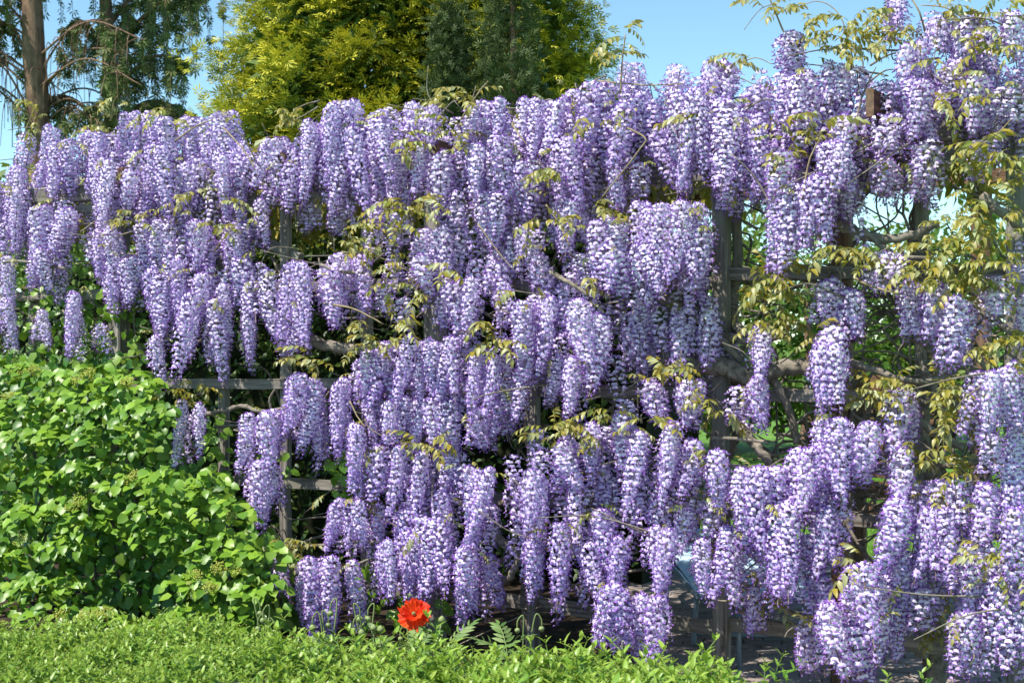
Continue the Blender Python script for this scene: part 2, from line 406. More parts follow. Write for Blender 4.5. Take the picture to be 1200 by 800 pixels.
# pavers laid in running bond
pv = []
for k in range(4):
    mb = MB(); lx, ly, h, c = 0.195, 0.095, 0.02, 0.006
    q = [(-lx/2, -ly/2), (lx/2, -ly/2), (lx/2, ly/2), (-lx/2, ly/2)]
    V = [(x, y, -0.01) for x, y in q] + [(x, y, h - c) for x, y in q] + [(x * .94, y * .88, h + rng.normal() * .001) for x, y in q]
    T = []
    for b in (0, 4):
        for j in range(4):
            a, d = b + j, b + (j + 1) % 4; T += [(a, d, d + 4), (a, d + 4, a + 4)]
    T += [(8, 9, 10), (8, 10, 11)]
    mb.add(V, T); pv.append(mb.mesh('paver', ['paver'], False))
cand = []
ang = R(-12)
for i in range(-30, 60):
    for j in range(-10, 90):
        lx, ly = i * 0.2 + (0.1 if j % 2 else 0), j * 0.1
        x = 1.0 + lx * math.cos(ang) - ly * math.sin(ang); y = 5.5 + lx * math.sin(ang) + ly * math.cos(ang)
        if 0.72 < x < 4.4 and 5.5 < y < 10.1:
            px = 600 + F * x / y; py = 400 + F * EYE / y
            vis = (845 < px < 1215) and py < 812
            cand.append((0 if vis else 1, y, x))
cand.sort()
mbr = MB(); pvt = None
for n_, (v, y, x) in enumerate(cand):
    if n_ < 300:
        o = link('paver', pv[n_ % 4], paving); o.location = (x, y, 0.024 + rng.normal() * .0012)
        o.rotation_euler = (rng.normal() * .008, rng.normal() * .008, ang + rng.normal() * .01)
    else:
        lx, ly = .0975, .0475; ca, sa = math.cos(ang), math.sin(ang)
        V = [(x + a * ca - b * sa, y + a * sa + b * ca, 0.043) for a, b in ((-lx, -ly), (lx, -ly), (lx, ly), (-lx, ly))]
        V += [(p[0], p[1], 0.02) for p in V]
        mbr.add(V, [(0, 1, 2), (0, 2, 3), (4, 5, 1), (4, 1, 0), (5, 6, 2), (5, 2, 1), (6, 7, 3), (6, 3, 2), (7, 4, 0), (7, 0, 3)])
mbr.build('pavers', ['paver'], paving, False, 'stuff')
# grass on the lawn behind the paving (seen through the gaps)
mb = MB(); n = 16000
gx = rng.uniform(-1.0, 6.0, n); gy = rng.uniform(10.25, 17, n)
GT = (np.array([(-.06, 0, 0), (.06, 0, 0), (0, 1, .25)]), np.array([(0, 1, 2)]), np.zeros(1, int))
yy = np.stack([rng.normal(size=n) * .35, rng.normal(size=n) * .35, np.ones(n)], 1)
mb.inst(GT, np.stack([gx, gy, np.zeros(n)], 1), frames(yy, np.stack([rng.normal(size=n), rng.normal(size=n), np.zeros(n)], 1)), rng.uniform(.05, .11, n), np.stack([rng.uniform(0, 1, n), rng.uniform(0, .5, n), np.full(n, .5)], 1))
g = mb.build('grass', ['grass'], None, False, 'stuff'); tag(g, 'short sunlit lawn grass beyond the paving', 'grass')

# ------------------------------------------------------------------ pergola / trellis
perg = thing('pergola', 'grey weathered timber pergola with open trellis carrying the wisteria', 'pergola', tuple(foot(510)))
def up(px, z0, z1, w, off=0.0, mat='wood', name='post'):
    a = foot(px, off, z0); b = foot(px, off, z1); return board(name, perg, a, b, w, w * .95, mat)
for px in (-60, 140, 510, 845, 1195): up(px, 0, 2.55, 0.10 if px != 845 else 0.075)
for px in (262, 335, 430, 625, 985, 1080, 40): up(px, 0.0 if px in (625, 985) else 0.2, 2.5, 0.055 if px not in (985,) else 0.075, -0.075 if px != 625 else 0.0, 'wood' if px != 985 else 'brown', 'upright')
for z, h in ((0.25, .07), (0.79, .06), (1.35, .06), (1.9, .06), (2.40, .07)):
    segs = [(-60, 140), (140, 510), (510, 845), (845, 1195), (1195, 1330)]
    for a, b in segs:
        dz = rng.normal() * .015
        board('rail', perg, foot(a, -0.02, z + dz), foot(b, -0.02, z + rng.normal() * .012), 0.03, h, 'wood')
# back row, roof timbers
def back(p, d): return np.array([p[0] - NRM[0] * d, p[1] - NRM[1] * d, p[2]])
for px in (845, 1040, 1195):
    a = back(foot(px), 1.9); board('post', perg, a, a + (0, 0, 2.5), 0.10, 0.10, 'brown')
for px in (-60, 140, 330, 510, 680, 845, 940, 1020, 1120, 1195):
    big = px == 1020
    a = foot(px, 0.30 if big else 0.12, 2.62 if big else 2.60); board('rafter', perg, a, back(foot(px, 0, 2.62), 2.2), 0.034 if big else 0.05, 0.12 if big else 0.10, 'brown')
board('beam', perg, back(foot(-60, 0, 2.52), 1.9), back(foot(1195, 0, 2.52), 1.9), 0.06, 0.09, 'brown')
for a, b in ((-60, 510), (510, 1330)): board('beam', perg, foot(a, .0, 2.52), foot(b, .0, 2.52), 0.08, 0.10, 'wood')
board('brace', perg, on(296, 277, -.12), on(352, 303, -.12), .05, .06, 'wood')
board('brace', perg, on(985, 348, -.2), on(1003, 400, -.2), .06, .07, 'brown')
mb = MB(); tube(mb, np.array([foot(866, -.12, 0), foot(866, -.12, .42)]), .011, 8); mb.build('support_rod', ['steel'], perg, True).location = -Vector(perg.location)
# loose end boards resting on the bottom rail
board('plank', perg, on(893, 727, -.05), on(940, 716, -.5), .11, .025, 'wood')

# slatted screen behind at the back row
scr = thing('slatted_screen', 'dark brown slatted timber screen behind the vine', 'screen', tuple(back(foot(905), 2.0)))
for k in range(7):
    z = .60 + k * .125
    board('slat', scr, back(foot(852, 0, z), 2.02), back(foot(972, 0, z), 2.02), .022, .10, 'brown')
for px in (856, 968): board('post', scr, back(foot(px, 0, 0), 2.08), back(foot(px, 0, 1.45), 2.08), .07, .07, 'brown')

# ------------------------------------------------------------------ sun lounger on the paving
LX, LY = 1.28, 7.9
lg = thing('sun_lounger', 'low sun lounger with pale blue cloth and blue grey metal frame on the paving', 'lounger', (LX, LY, 0.044))
def metal(name, pts, r, parent=lg, mat='steel'):
    mb = MB(); tube(mb, smoothpath(pts, 4), r, 8); return mb.build(name, [mat], parent, True)
metal('frame', [(-.34, -.75, .27), (.34, -.75, .27), (.36, 0, .27), (.34, .85, .27), (-.34, .85, .27), (-.36, 0, .27), (-.34, -.75, .27)], .016)
for sx in (-.33, .33):
    for sy in (-.6, .7): metal('leg', [(sx, sy, .27), (sx * 1.03, sy, .13), (sx * 1.05, sy, 0)], .014)
metal('crossbar', [(-.33, -.6, .06), (0, -.6, .05), (.33, -.6, .06)], .013)
metal('brace', [(-.05, -.6, .06), (.02, -.5, .16), (.08, -.4, .26)], .012)
mb = MB(); g2 = [(x, y, .275 - .03 * math.cos(x * 4.5) + .002 * math.sin(y * 30)) for y in np.linspace(-.72, .3, 12) for x in np.linspace(-.33, .33, 7)]
T = []
for j in range(11):
    for i in range(6):
        a = j * 7 + i; T += [(a, a + 1, a + 8), (a, a + 8, a + 7)]
mb.add(g2, T); mb.add(np.array(g2) - (0, 0, .012), np.array(T)[:, ::-1]); mb.build('seat_cloth', ['cloth'], lg, True)
mb = MB(); g3 = [(x, .3 + s * .45, .265 + s * .17 - .02 * math.cos(x * 4.5)) for s in np.linspace(0, 1, 8) for x in np.linspace(-.33, .33, 7)]
T = []
for j in range(7):
    for i in range(6):
        a = j * 7 + i; T += [(a, a + 1, a + 8), (a, a + 8, a + 7)]
mb.add(g3, T); mb.add(np.array(g3) - (0, .004, .012), np.array(T)[:, ::-1]); mb.build('backrest_cloth', ['cloth'], lg, True)

# ------------------------------------------------------------------ leaf masses
def leaf_mass(mb, P, out, size, tpl, tint, spread=0.6):
    n = len(P)
    y = unit(out) * .5 + rng.normal(size=(n, 3)) * spread + np.array([0, 0, -.15])
    z = unit(out) + np.array([0, 0, .9]) + rng.normal(size=(n, 3)) * .45
    mb.inst(tpl, P, frames(y, z), size, tint)
def tints(n, a=0.0, b=1.0, g=0.3):
    return np.stack([rng.uniform(a, b, n), np.maximum(0, rng.uniform(-.5, g, n)), np.full(n, .5)], 1)

# dark evergreen hedge behind the pergola (left half)
A0 = back(foot(-260), 2.3); A1 = back(foot(560), 2.35)
hb = thing('dark_hedge', 'dense dark evergreen hedge shaded behind the left half of the trellis', 'hedge', tuple((A0 + A1) / 2))
al = unit(A1 - A0); nn = np.array([NRM[0], NRM[1], 0]); Lh = np.linalg.norm(A1 - A0)
mb = MB()
ns, nz = 40, 12
V = []
for i in range(ns + 1):
    for j in range(nz + 1):
        zz = 2.25 * j / nz
        for s in (1, -1): pass
        V.append(A0 + al * Lh * i / ns + nn * (.35 * (1 - (j / nz) ** 6) - .05 + rng.normal() * .05) + np.array([0, 0, zz]))
T = []
for i in range(ns):
    for j in range(nz):
        a = i * (nz + 1) + j; T += [(a, a + nz + 1, a + nz + 2), (a, a + nz + 2, a + 1)]
k = len(V); V2 = [v - nn * .9 for v in V]; V += V2
T += [(a + k, c + k, b + k) for a, b, c in T]
for i in range(ns):
    a = i * (nz + 1) + nz; b = a + nz + 1; T += [(a, b, b + k), (a, b + k, a + k)]
for j in range(nz):
    for e in (0, ns * (nz + 1)): T += [(e + j, e + j + 1, e + j + 1 + k), (e + j, e + j + 1 + k, e + j + k)]
mb.add(V, T); o = mb.build('twigs', ['core'], None, True); o.location = (0, 0, 0); place(o, hb)  # solid dark box added to block light, inner shade painted as colour
mb = MB(); n = 15000
u = rng.uniform(0, 1, n); zz = rng.uniform(0.05, 2.55, n)
P = A0 + al * (Lh * u)[:, None] + nn * (rng.uniform(.1, .52, n) + .12 * np.sin(u * 60) * np.sin(zz * 7))[:, None]; P[:, 2] = zz
top = rng.uniform(0, 1, n) < .25
P[top] -= nn * (rng.uniform(0, 1.0, top.sum()))[:, None]; P[top, 2] = rng.uniform(2.2, 2.5, top.sum()) + .1 * np.sin(u[top] * 40)
tt = tints(n, 0, 1, .5); tt[top, 1] += .3
leaf_mass(mb, P, np.tile(nn, (n, 1)), rng.uniform(.045, .08, n), leaf_tpl(.5, .2), tt)
o = mb.build('foliage', ['dleaf'], None, True, 'stuff'); place(o, hb)

# ------------------------------------------------------------------ background trees
def trunk_obj(name, parent, pts, rads, mat='tbark', sides=10, rough=.05, k=6):
    mb = MB(); tube(mb, smoothpath(pts, k), rads, sides, 0, (0.5, 0, .5), rough)
    o = mb.build(name, [mat], None, True); place(o, parent); return o

# spray template for the golden cypress: a flat drooping fan
def spray_tpl(nf=9, seed=1):
    r = np.random.default_rng(seed); mb = MB()
    for i in range(nf):
        a = R(-62 + 124 * i / (nf - 1)); l = (1 - .35 * abs(i - (nf - 1) / 2) / (nf / 2)) * r.uniform(.85, 1.15)
        d = np.array([math.sin(a), math.cos(a), 0]); s = np.array([math.cos(a), -math.sin(a), 0]) * .10
        st = d * l * .15
        V = [st - s * .5, st + d * l * .6 - s + (0, 0, .02 - .10 * l), st + d * l * .6 + s + (0, 0, .02 - .10 * l), st + d * l + (0, 0, -.24 * l)]
        mb.add(V, [(0, 2, 1), (1, 2, 3)], 0, (0, 0, 0))
    return mb.tpl()
SPR = spray_tpl(5, 1)

GY = 15.0
gc = at(482, 400, GY); gc[2] = 0
gold = thing('golden_cypress', 'broad golden yellow cypress rising behind the wisteria', 'tree', tuple(gc))
trunk_obj('trunk', gold, [gc, gc + (0.05, 0, 2.5), gc + (0, .1, 5), gc + (.05, 0, 8.2)], [.22, .17, .1, .02])
mb = MB(); mbb = MB()
NCL = 1000
Pc, Oc, Sc_, Tc = [], [], [], []
def gold_r(z):      # crown radius by height
    return float(np.interp(z, [0.6, 2.0, 3.4, 4.2, 5.2, 6.5, 7.6, 8.4], [1.5, 2.0, 2.12, 2.05, 1.75, 1.25, .7, .1]))
for c in range(NCL):
    z = rng.uniform(2.3, 5.9) if c < 850 else rng.uniform(5.5, 8.4); a = rng.uniform(0, 6.283)
    if math.sin(a) > .25 and rng.uniform() < .8: continue
    lump = .10 * math.sin(a * 5 + z * 3.1) + .10 * math.sin(a * 9 - z * 4.3)
    rr = gold_r(z) * (1 + lump * .8) * rng.uniform(.76, 1.03)
    o = np.array([math.cos(a), math.sin(a), .25]); ctr = gc + (math.cos(a) * rr, math.sin(a) * rr, z)
    m = 60
    d = rng.normal(size=(m, 3)) * np.array([.115, .115, .085])
    out = unit(o + unit(d) * .75 + np.array([0, 0, .15]))
    P = ctr + d
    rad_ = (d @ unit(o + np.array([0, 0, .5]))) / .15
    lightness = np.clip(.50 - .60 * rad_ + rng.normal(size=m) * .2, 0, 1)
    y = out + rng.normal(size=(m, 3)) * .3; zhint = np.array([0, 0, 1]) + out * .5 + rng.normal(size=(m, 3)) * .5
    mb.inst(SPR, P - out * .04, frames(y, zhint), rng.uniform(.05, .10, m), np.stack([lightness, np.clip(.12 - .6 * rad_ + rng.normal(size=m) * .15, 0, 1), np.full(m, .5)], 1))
    if c % 6 == 0: tube(mbb, smoothpath([gc + (0, 0, z - .5), (gc + (0, 0, z - .2)) * .5 + ctr * .5, ctr], 3), [.03, .02, .006], 4)
n = 7000; z = rng.uniform(1.5, 8.0, n); a = rng.uniform(0, 6.283, n); rr = np.array([gold_r(q) for q in z]) * rng.uniform(.35, .80, n)
P = gc + np.stack([np.cos(a) * rr, np.sin(a) * rr, z], 1); y = np.stack([np.cos(a), np.sin(a), np.zeros(n)], 1) + rng.normal(size=(n, 3)) * .6
mb.inst(SPR, P, frames(y, rng.normal(size=(n, 3)) + np.array([0, -.8, .8])), rng.uniform(.22, .40, n), np.stack([np.ones(n), rng.uniform(.6, 1, n), np.full(n, .5)], 1))  # backing sprays coloured very dark to imitate shade inside the crown
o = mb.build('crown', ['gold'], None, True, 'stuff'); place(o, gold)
o = mbb.build('limbs', ['tbark'], None, True, 'stuff'); place(o, gold)

# dark narrow conifer just in front of the golden one
def yew(px, Y, ztop, rad, label, dz=1.6):
    b = at(px, 400, Y); b[2] = 0
    t = thing('dark_conifer', label, 'tree', tuple(b))
    trunk_obj('trunk', t, [b, b + (.02, 0, ztop * .5), b + (0, 0, ztop)], [.08, .05, .01])
    mb = MB()
    for c in range(260):
        z = dz + (ztop - dz) * rng.uniform(0, 1); a = rng.uniform(0, 6.283)
        rr = rad * (1 - ((z - dz) / (ztop - dz)) ** 2.5) ** .5 * rng.uniform(.45, 1.12)
        ctr = b + (math.cos(a) * rr, math.sin(a) * rr, z); m = 26
        d = rng.normal(size=(m, 3)) * np.array([.07, .07, .13])
        out = np.array([math.cos(a), math.sin(a), .9]) + rng.normal(size=(m, 3)) * .45
        mb.inst(SPR, ctr + d, frames(out, rng.normal(size=(m, 3)) + np.array([0, -1, .3])), rng.uniform(.04, .075, m), np.stack([rng.uniform(0, 1, m), np.maximum(0, rng.uniform(-.6, .6, m)), np.full(m, .5)], 1))
    o = mb.build('crown', ['yew'], None, True, 'stuff'); place(o, t)
yew(527, 12.6, 4.45, .13, 'slim dark green conifer column before the golden cypress, the narrower of two')
yew(600, 12.5, 5.3, .26, 'wider dark green conifer column before the golden cypress')

# spruces at the left
def spruce(px, Y, label, hang, bare, arms, lr=.05, ht=12.0):
    b = at(px, 400, Y); b[2] = 0
    t = thing('spruce_tree', label, 'tree', tuple(b))
    trunk_obj('trunk', t, [b, b + (.1, 0, ht * .35), b + (-.05, 0, ht * .7), b + (0, 0, ht)], [.16, .13, .09, .03] if lr > .03 else [.24, .2, .15, .03])
    mbl, mbn = MB(), MB()
    for (dx, z0, dz, n_hang, dy, bareness) in arms:
        p0 = b + (0, 0, z0); p2 = b + (dx, dy, z0 + dz); p1 = (p0 + p2) / 2 + (0, 0, .25 + .1 * abs(dx))
        path = smoothpath([p0, p1, p2], 8); tube(mbl, path, np.linspace(lr, .010, len(path)), 5)
        for i in range(n_hang):
            s = rng.uniform(.12, 1.0); q = np.array([np.interp(s, np.linspace(0, 1, len(path)), path[:, c]) for c in range(3)])
            side = rng.normal(size=3) * np.array([.16, .35, .08]); l = rng.uniform(.3, hang)
            e = q + side + (0, 0, -l); hp = smoothpath([q, q + side * .7 + (0, 0, -.1), e], 4)
            tube(mbl, hp, np.linspace(.012, .004, len(hp)), 3)
            if rng.uniform() < bareness: continue
            m = 30
            ss = rng.uniform(.15, 1, m); qq = np.stack([np.interp(ss, np.linspace(0, 1, len(hp)), hp[:, c]) for c in range(3)], 1)
            y = rng.normal(size=(m, 3)) * np.array([.6, .6, .2]) + np.array([0, 0, -.9])
            mbn.inst(SPR, qq, frames(y, rng.normal(size=(m, 3))), rng.uniform(.08, .17, m), np.stack([rng.uniform(0, 1, m), np.maximum(0, rng.uniform(-.5, .6, m)), np.full(m, .5)], 1))
    o = mbl.build('limbs', ['tbark'], None, True, 'stuff'); place(o, t)
    if mbn.n: o = mbn.build('needles', ['spruce'], None, True, 'stuff'); place(o, t)
    return t
arms = []
for i in range(22):
    z = rng.uniform(3.4, 11.0); side = 1 if rng.uniform() < .6 else -1
    arms.append((side * rng.uniform(.6, 1.35), z, rng.uniform(-.4, .6), 10, rng.normal() * .9, .02))
arms += [(2.05, 6.4, .95, 16, -.3, 0), (1.5, 5.0, .35, 18, -.2, 0), (1.6, 5.7, .5, 18, -.3, 0), (.9, 6.6, .1, 16, -.2, 0), (1.2, 4.4, .2, 14, -.4, 0)]
spruce(125, 24, 'drooping green spruce with hanging branchlets behind the vine', 1.3, 0, arms)
arms = []
for i in range(46):
    z = rng.uniform(2.2, 10.5); arms.append((rng.choice([-1, 1]) * rng.uniform(.8, 2.2), z, rng.uniform(-.3, 1.0), 15, rng.normal() * .8, .90 if z < 6.0 else .5))
spruce(38, 23, 'half bare brown spruce with dead twiggy branches beside the drooping spruce', .8, 0, arms, .022)

# distant garden trees and hedge on the right and low behind
def bush(px, Y, w, h, label, mat='far', n=5200, name='broadleaf_tree', size=(.10, .17), z0=.2, trunk=True):
    b = at(px, 400, Y); b[2] = 0
    t = thing(name, label, 'tree' if trunk else 'hedge', tuple(b))
    trunk_obj('trunk', t, [b, b + (.05, 0, h * .3), b + (0, 0, h * .75)], [.12, .09, .03])
    mb = MB(); k = 60
    cs = rng.normal(size=(k, 3)); cs = unit(cs) * (rng.uniform(.35, 1, k) ** .5)[:, None]
    cs = b + np.array([0, 0, z0 + (h - z0) / 2]) + cs * np.array([w / 2, w / 2, (h - z0) / 2])
    idx = rng.integers(0, k, n); P = cs[idx] + rng.normal(size=(n, 3)) * np.array([.16, .16, .13]) * w / 2.2
    P[:, 2] = np.maximum(P[:, 2], .05)
    out = P - (b + np.array([0, 0, h / 2]))
    leaf_mass(mb, P, out, rng.uniform(size[0], size[1], n), small_leaf(.55), tints(n, 0, 1, .5))
    o = mb.build('crown', [mat], None, True, 'stuff'); place(o, t); return t
bush(700, 19, 3.6, 3.0, 'round green garden tree low behind the pergola, beside the golden cypress')
bush(840, 21, 2.6, 3.5, 'small round tree at the lawn edge seen past the tall post')
bush(945, 20, 3.4, 3.3, 'leafy green tree at the lawn edge behind the slatted screen')
bush(1075, 22, 3.6, 3.3, 'leafy tree at the lawn edge behind the bronze leaved vine')
bush(1190, 19, 3.2, 3.6, 'green tree at the far right end of the lawn')
bush(-10, 17, 3.0, 3.6, 'bright green tree top beyond the left end of the vine')

# ------------------------------------------------------------------ wisteria
wis = thing('wisteria', 'mature wisteria covered in hanging violet flower racemes on the pergola', 'wisteria', tuple(foot(860, -.15)))
WO = Vector(wis.location)
def wplace(o): o.parent = wis; o.location = Vector(o.location) - WO; return o
# (x0, x1, y top, y bottom, metres in front of the trellis)
CL = [
 (0,40,200,285,.1),(18,44,155,215,-.1),(42,72,150,235,.1),(55,92,165,240,.2),(85,126,152,228,.1),(98,142,190,275,.25),(132,172,132,205,.0),(160,208,135,195,.05),
 (158,206,170,262,.2),(140,166,205,258,.25),(205,250,138,205,.05),(240,288,130,205,.0),(203,246,190,235,.2),(240,296,180,262,.2),(30,66,240,335,.3),(58,97,242,305,.3),
 (105,150,268,332,.25),(150,212,258,330,.3),(0,42,222,296,.2),(205,262,262,330,.25),(255,300,262,320,.2),
 (0,18,300,412,.35),(28,62,290,345,.3),(40,58,360,408,.3),(74,102,340,418,.45),(108,130,380,420,.3),(120,146,300,372,.35),(125,180,300,360,.3),(168,202,320,402,.35),
 (172,194,392,462,.35),(185,226,300,392,.3),(212,238,345,446,.4),(225,250,320,402,.35),(238,264,350,450,.4),(250,272,330,410,.3),(264,300,300,362,.3),(280,302,335,430,.3),
 (204,224,472,552,.35),(224,243,476,546,.38),
 (300,347,165,232,.1),(328,352,190,252,.15),(350,377,145,237,.2),(374,402,125,232,.2),(380,427,122,170,.1),(397,427,150,256,.2),(424,457,138,232,.15),(348,378,225,272,.0),
 (378,416,235,272,.0),(298,312,235,300,.05),(450,477,178,250,.2),(468,522,124,178,.1),(480,507,170,232,.25),(503,537,178,246,.25),(542,572,170,242,.25),(540,602,118,182,.15),
 (568,602,162,242,.25),(553,602,228,292,.25),(448,487,248,292,.2),(480,532,268,340,.25),(425,470,130,160,.0),(515,545,225,270,.2),
 (300,326,315,405,.35),(324,368,308,418,.35),(338,366,355,420,.38),(370,407,315,385,.3),(388,412,292,325,.3),(408,436,300,380,.3),(438,462,330,377,.2),(462,487,350,390,.3),
 (474,512,300,348,.3),(507,542,328,396,.3),(524,567,328,412,.3),(560,602,308,354,.2),(413,447,415,502,.4),(438,476,400,492,.4),(468,547,398,482,.4),(415,546,468,530,.35),
 (543,604,416,502,.4),(545,580,480,530,.35),(580,600,460,520,.38),
 (332,368,440,522,.45),(354,384,446,548,.4),(384,412,446,536,.42),(278,304,484,562,.5),(298,332,482,555,.5),(282,332,540,625,.5),(402,430,498,588,.45),(430,456,518,592,.4),
 (454,482,522,612,.42),(480,507,532,622,.4),(380,434,586,652,.45),(434,456,590,640,.35),(317,337,645,712,.6),(344,377,655,745,.6),(367,402,650,757,.6),(402,423,655,735,.55),
 (437,464,636,712,.5),(460,502,625,717,.5),(484,532,608,702,.45),(534,588,548,652,.5),(532,567,640,727,.5),(560,586,650,727,.4),(504,536,578,692,.35),(515,546,508,582,.3),(455,505,600,650,.4),
 (600,642,118,202,.15),(618,682,118,192,.15),(638,687,160,252,.25),(680,717,98,202,.2),(708,747,128,207,.25),(734,762,110,182,.15),(758,782,150,224,.15),(708,736,195,252,.2),
 (738,764,196,240,.2),(778,832,108,232,.3),(828,867,118,237,.3),(862,902,138,252,.3),(838,866,200,252,.25),(598,642,190,262,.25),(640,692,236,302,.25),(730,832,240,342,.4),
 (688,737,258,342,.35),(598,642,268,314,.3),(720,762,75,118,.0),(772,812,80,132,.1),(818,872,76,134,.1),(872,905,100,150,.2),(690,725,95,130,.05),(655,690,105,150,.05),
 (608,652,298,342,.25),(658,702,298,337,.2),(698,737,290,352,.35),(733,782,285,362,.4),(788,836,268,362,.4),(598,628,352,462,.42),(598,622,428,502,.42),(628,656,350,442,.42),
 (640,667,418,484,.4),(658,692,350,432,.42),(684,718,368,462,.42),(658,686,418,492,.42),(742,764,346,388,.2),(752,782,383,442,.1),(784,807,363,432,.15),(832,866,388,424,.0),
 (878,907,385,452,.3),(872,902,440,505,.3),(820,842,440,474,.1),(748,782,450,505,.35),(786,832,448,505,.4),(853,876,455,498,.2),(720,750,470,510,.3),
 (678,707,498,572,.45),(716,740,488,587,.5),(736,762,508,602,.45),(772,802,498,592,.5),(798,827,518,602,.45),(610,652,555,642,.5),(612,642,626,707,.5),(646,682,522,592,.45),
 (643,667,616,717,.5),(664,684,560,672,.4),(688,722,598,692,.45),(713,737,628,702,.5),(753,794,618,707,.5),(793,817,598,667,.4),(813,834,628,692,.4),(828,854,528,602,.5),
 (838,872,618,722,.5),(856,902,548,652,.5),(696,742,688,772,.6),(734,784,698,782,.6),(680,702,640,712,.5),(700,760,500,520,.4),(826,846,590,640,.4),
 (1038,1066,-25,48,.1),(903,942,40,112,.1),(898,962,88,192,.3),(958,1002,78,152,.2),(993,1018,80,132,.2),(1020,1052,100,157,.2),(1048,1092,50,112,.2),(1078,1132,18,72,.2),
 (1053,1102,98,172,.35),(1098,1132,78,152,.3),(1123,1167,88,162,.35),(1168,1204,14,72,.3),(1158,1204,108,154,.3),(1018,1062,138,192,.35),(966,1012,138,202,.35),(948,1002,168,242,.4),
 (1068,1107,168,224,.35),(1133,1167,168,202,.3),(900,938,180,240,.35),(1120,1165,20,95,.2),
 (903,937,218,332,.45),(933,977,208,292,.45),(973,1007,188,262,.4),(1008,1062,186,240,.3),(1063,1112,188,246,.3),(953,987,328,390,.4),(1013,1067,298,352,.35),(983,1012,338,397,.35),
 (1053,1082,328,402,.45),(1083,1114,338,412,.45),(1108,1142,352,442,.5),(1143,1187,328,382,.4),(1188,1208,290,345,.4),(943,995,406,484,.5),(953,987,384,450,.45),(1190,1210,345,420,.35),
 (953,1002,492,592,.55),(998,1032,498,572,.55),(1038,1072,458,542,.45),(1043,1072,528,612,.5),(1133,1177,438,522,.6),(1163,1206,428,512,.6),(1148,1182,508,562,.5),(1078,1132,566,622,.45),
 (918,982,528,612,.5),(896,932,548,622,.5),(1138,1172,568,652,.5),(1178,1208,500,640,.55),
 (898,947,588,702,.55),(943,987,598,682,.5),(868,907,558,652,.5),(943,977,676,742,.4),(933,957,728,795,.4),(953,992,708,805,.65),(988,1027,662,762,.65),(1018,1062,678,777,.6),
 (983,1022,738,812,.65),(1033,1072,588,682,.6),(1068,1134,598,692,.6),(1038,1092,648,732,.55),(1060,1092,688,742,.5),(1123,1167,638,732,.6),(1118,1152,718,802,.6),(1148,1197,678,802,.65),
 (1178,1208,598,722,.6),(1185,1215,700,790,.6),(875,892,690,752,.3),
]
items, backs = [], []
def pickL(L):
    return min(LENS, key=lambda q: abs(q - L))
for (x0, x1, yt, yb, off) in CL:
    w = x1 - x0; n = max(1, int(round((w - 8) / 12.5)))
    sc = F / planeY((x0 + x1) / 2, off); H = (yb - yt) / sc
    tiers = 1 if H < .52 else 2
    for q in range(tiers):
        h = H / tiers * (1.0 if tiers == 1 else 1.15)
        for i in range(n):
            px = x0 + 11 + (w - 22) * ((i + .5) / n) + rng.normal() * 2.0 if n > 1 else (x0 + x1) / 2
            Ln = h * rng.uniform(.86, 1.04)
            top = yt + q * (H / tiers * .85) * sc + rng.uniform(-3, 6)
            p = on(px, top, off + rng.normal() * .06)
            items.append((Ln * (1 + off * .4), Ln, p, min(1.25, max(.8, w / n / 15.5 if n > 1 else w / 23))))
    for i in range(int(n * tiers * 1.1) + 1):
        px = rng.uniform(x0 + 8, x1 - 8) if w > 18 else (x0 + x1) / 2
        backs.append((on(px, rng.uniform(yt + 2, max(yt + 6, yb - .55 * sc * H)), off - rng.uniform(.10, .26)), min(.46, H * rng.uniform(.5, .8))))
items.sort(key=lambda i: -i[0])
mbf = MB()
for k, (_, L, p, wd) in enumerate(items):
    Lb = pickL(L); v = rng.integers(0, 5); sz = L / Lb; sx = wd * rng.uniform(.88, 1.1)
    rz = rng.uniform(0, 6.28); tx, ty = rng.normal(size=2) * .07
    if k < 300:
        o = link('raceme', RACME[Lb][v], wis); o.location = Vector(p) - WO
        o.rotation_euler = (tx, ty, rz); o.scale = (sx, sx, sz)
    else:
        mbf.inst(RACT[Lb][v] if k < 460 else RLO[Lb][v % 3], p[None], rz_frames([rz], [tx], [ty]), np.array([[sx, sx, sz]]), np.array([[rng.uniform(-.12, .12), 0, 0]]))
# fill between the clusters along the dense upper canopy
for i in range(430):
    px = rng.uniform(-10, 1215)
    y0 = np.interp(px, [0, 60, 140, 260, 300, 345, 380, 450, 600, 690, 800, 900, 960, 1060, 1200], [205, 165, 148, 145, 178, 160, 132, 140, 130, 108, 92, 75, 95, 70, 40])
    y1 = np.interp(px, [0, 250, 300, 345, 400, 440, 600, 700, 750, 850, 1000, 1060, 1200], [255, 250, 205, 190, 185, 210, 260, 250, 150, 190, 190, 150, 140])
    backs.append((on(px, rng.uniform(y0, y1), rng.uniform(-.12, .12)), rng.uniform(.18, .34)))
for (x0, x1, ya, yb_, n, of) in ((440, 620, 235, 310, 26, .1), (560, 720, 320, 430, 26, .2), (690, 840, 330, 400, 18, .15), (400, 560, 400, 470, 14, .2), (600, 830, 500, 600, 30, .3), (440, 580, 520, 600, 16, .25), (900, 1010, 100, 230, 22, .2), (860, 1000, 540, 640, 16, .35), (1030, 1200, 560, 680, 22, .4), (0, 300, 250, 320, 26, .12), (160, 300, 300, 350, 14, .2), (300, 420, 300, 340, 8, .2)):
    for i in range(n): backs.append((on(rng.uniform(x0, x1), rng.uniform(ya, yb_), of + rng.normal() * .05), rng.uniform(.18, .36)))
for (p, L) in backs:
    L = max(.14, L); Lb = pickL(L); v = rng.integers(0, 3)
    mbf.inst(RLO[Lb][v], p[None], rz_frames([rng.uniform(0, 6.28)], [rng.normal() * .1], [rng.normal() * .1]), np.array([[1, 1, L / Lb]]), np.array([[rng.uniform(-.1, .2), 0, 0]]))
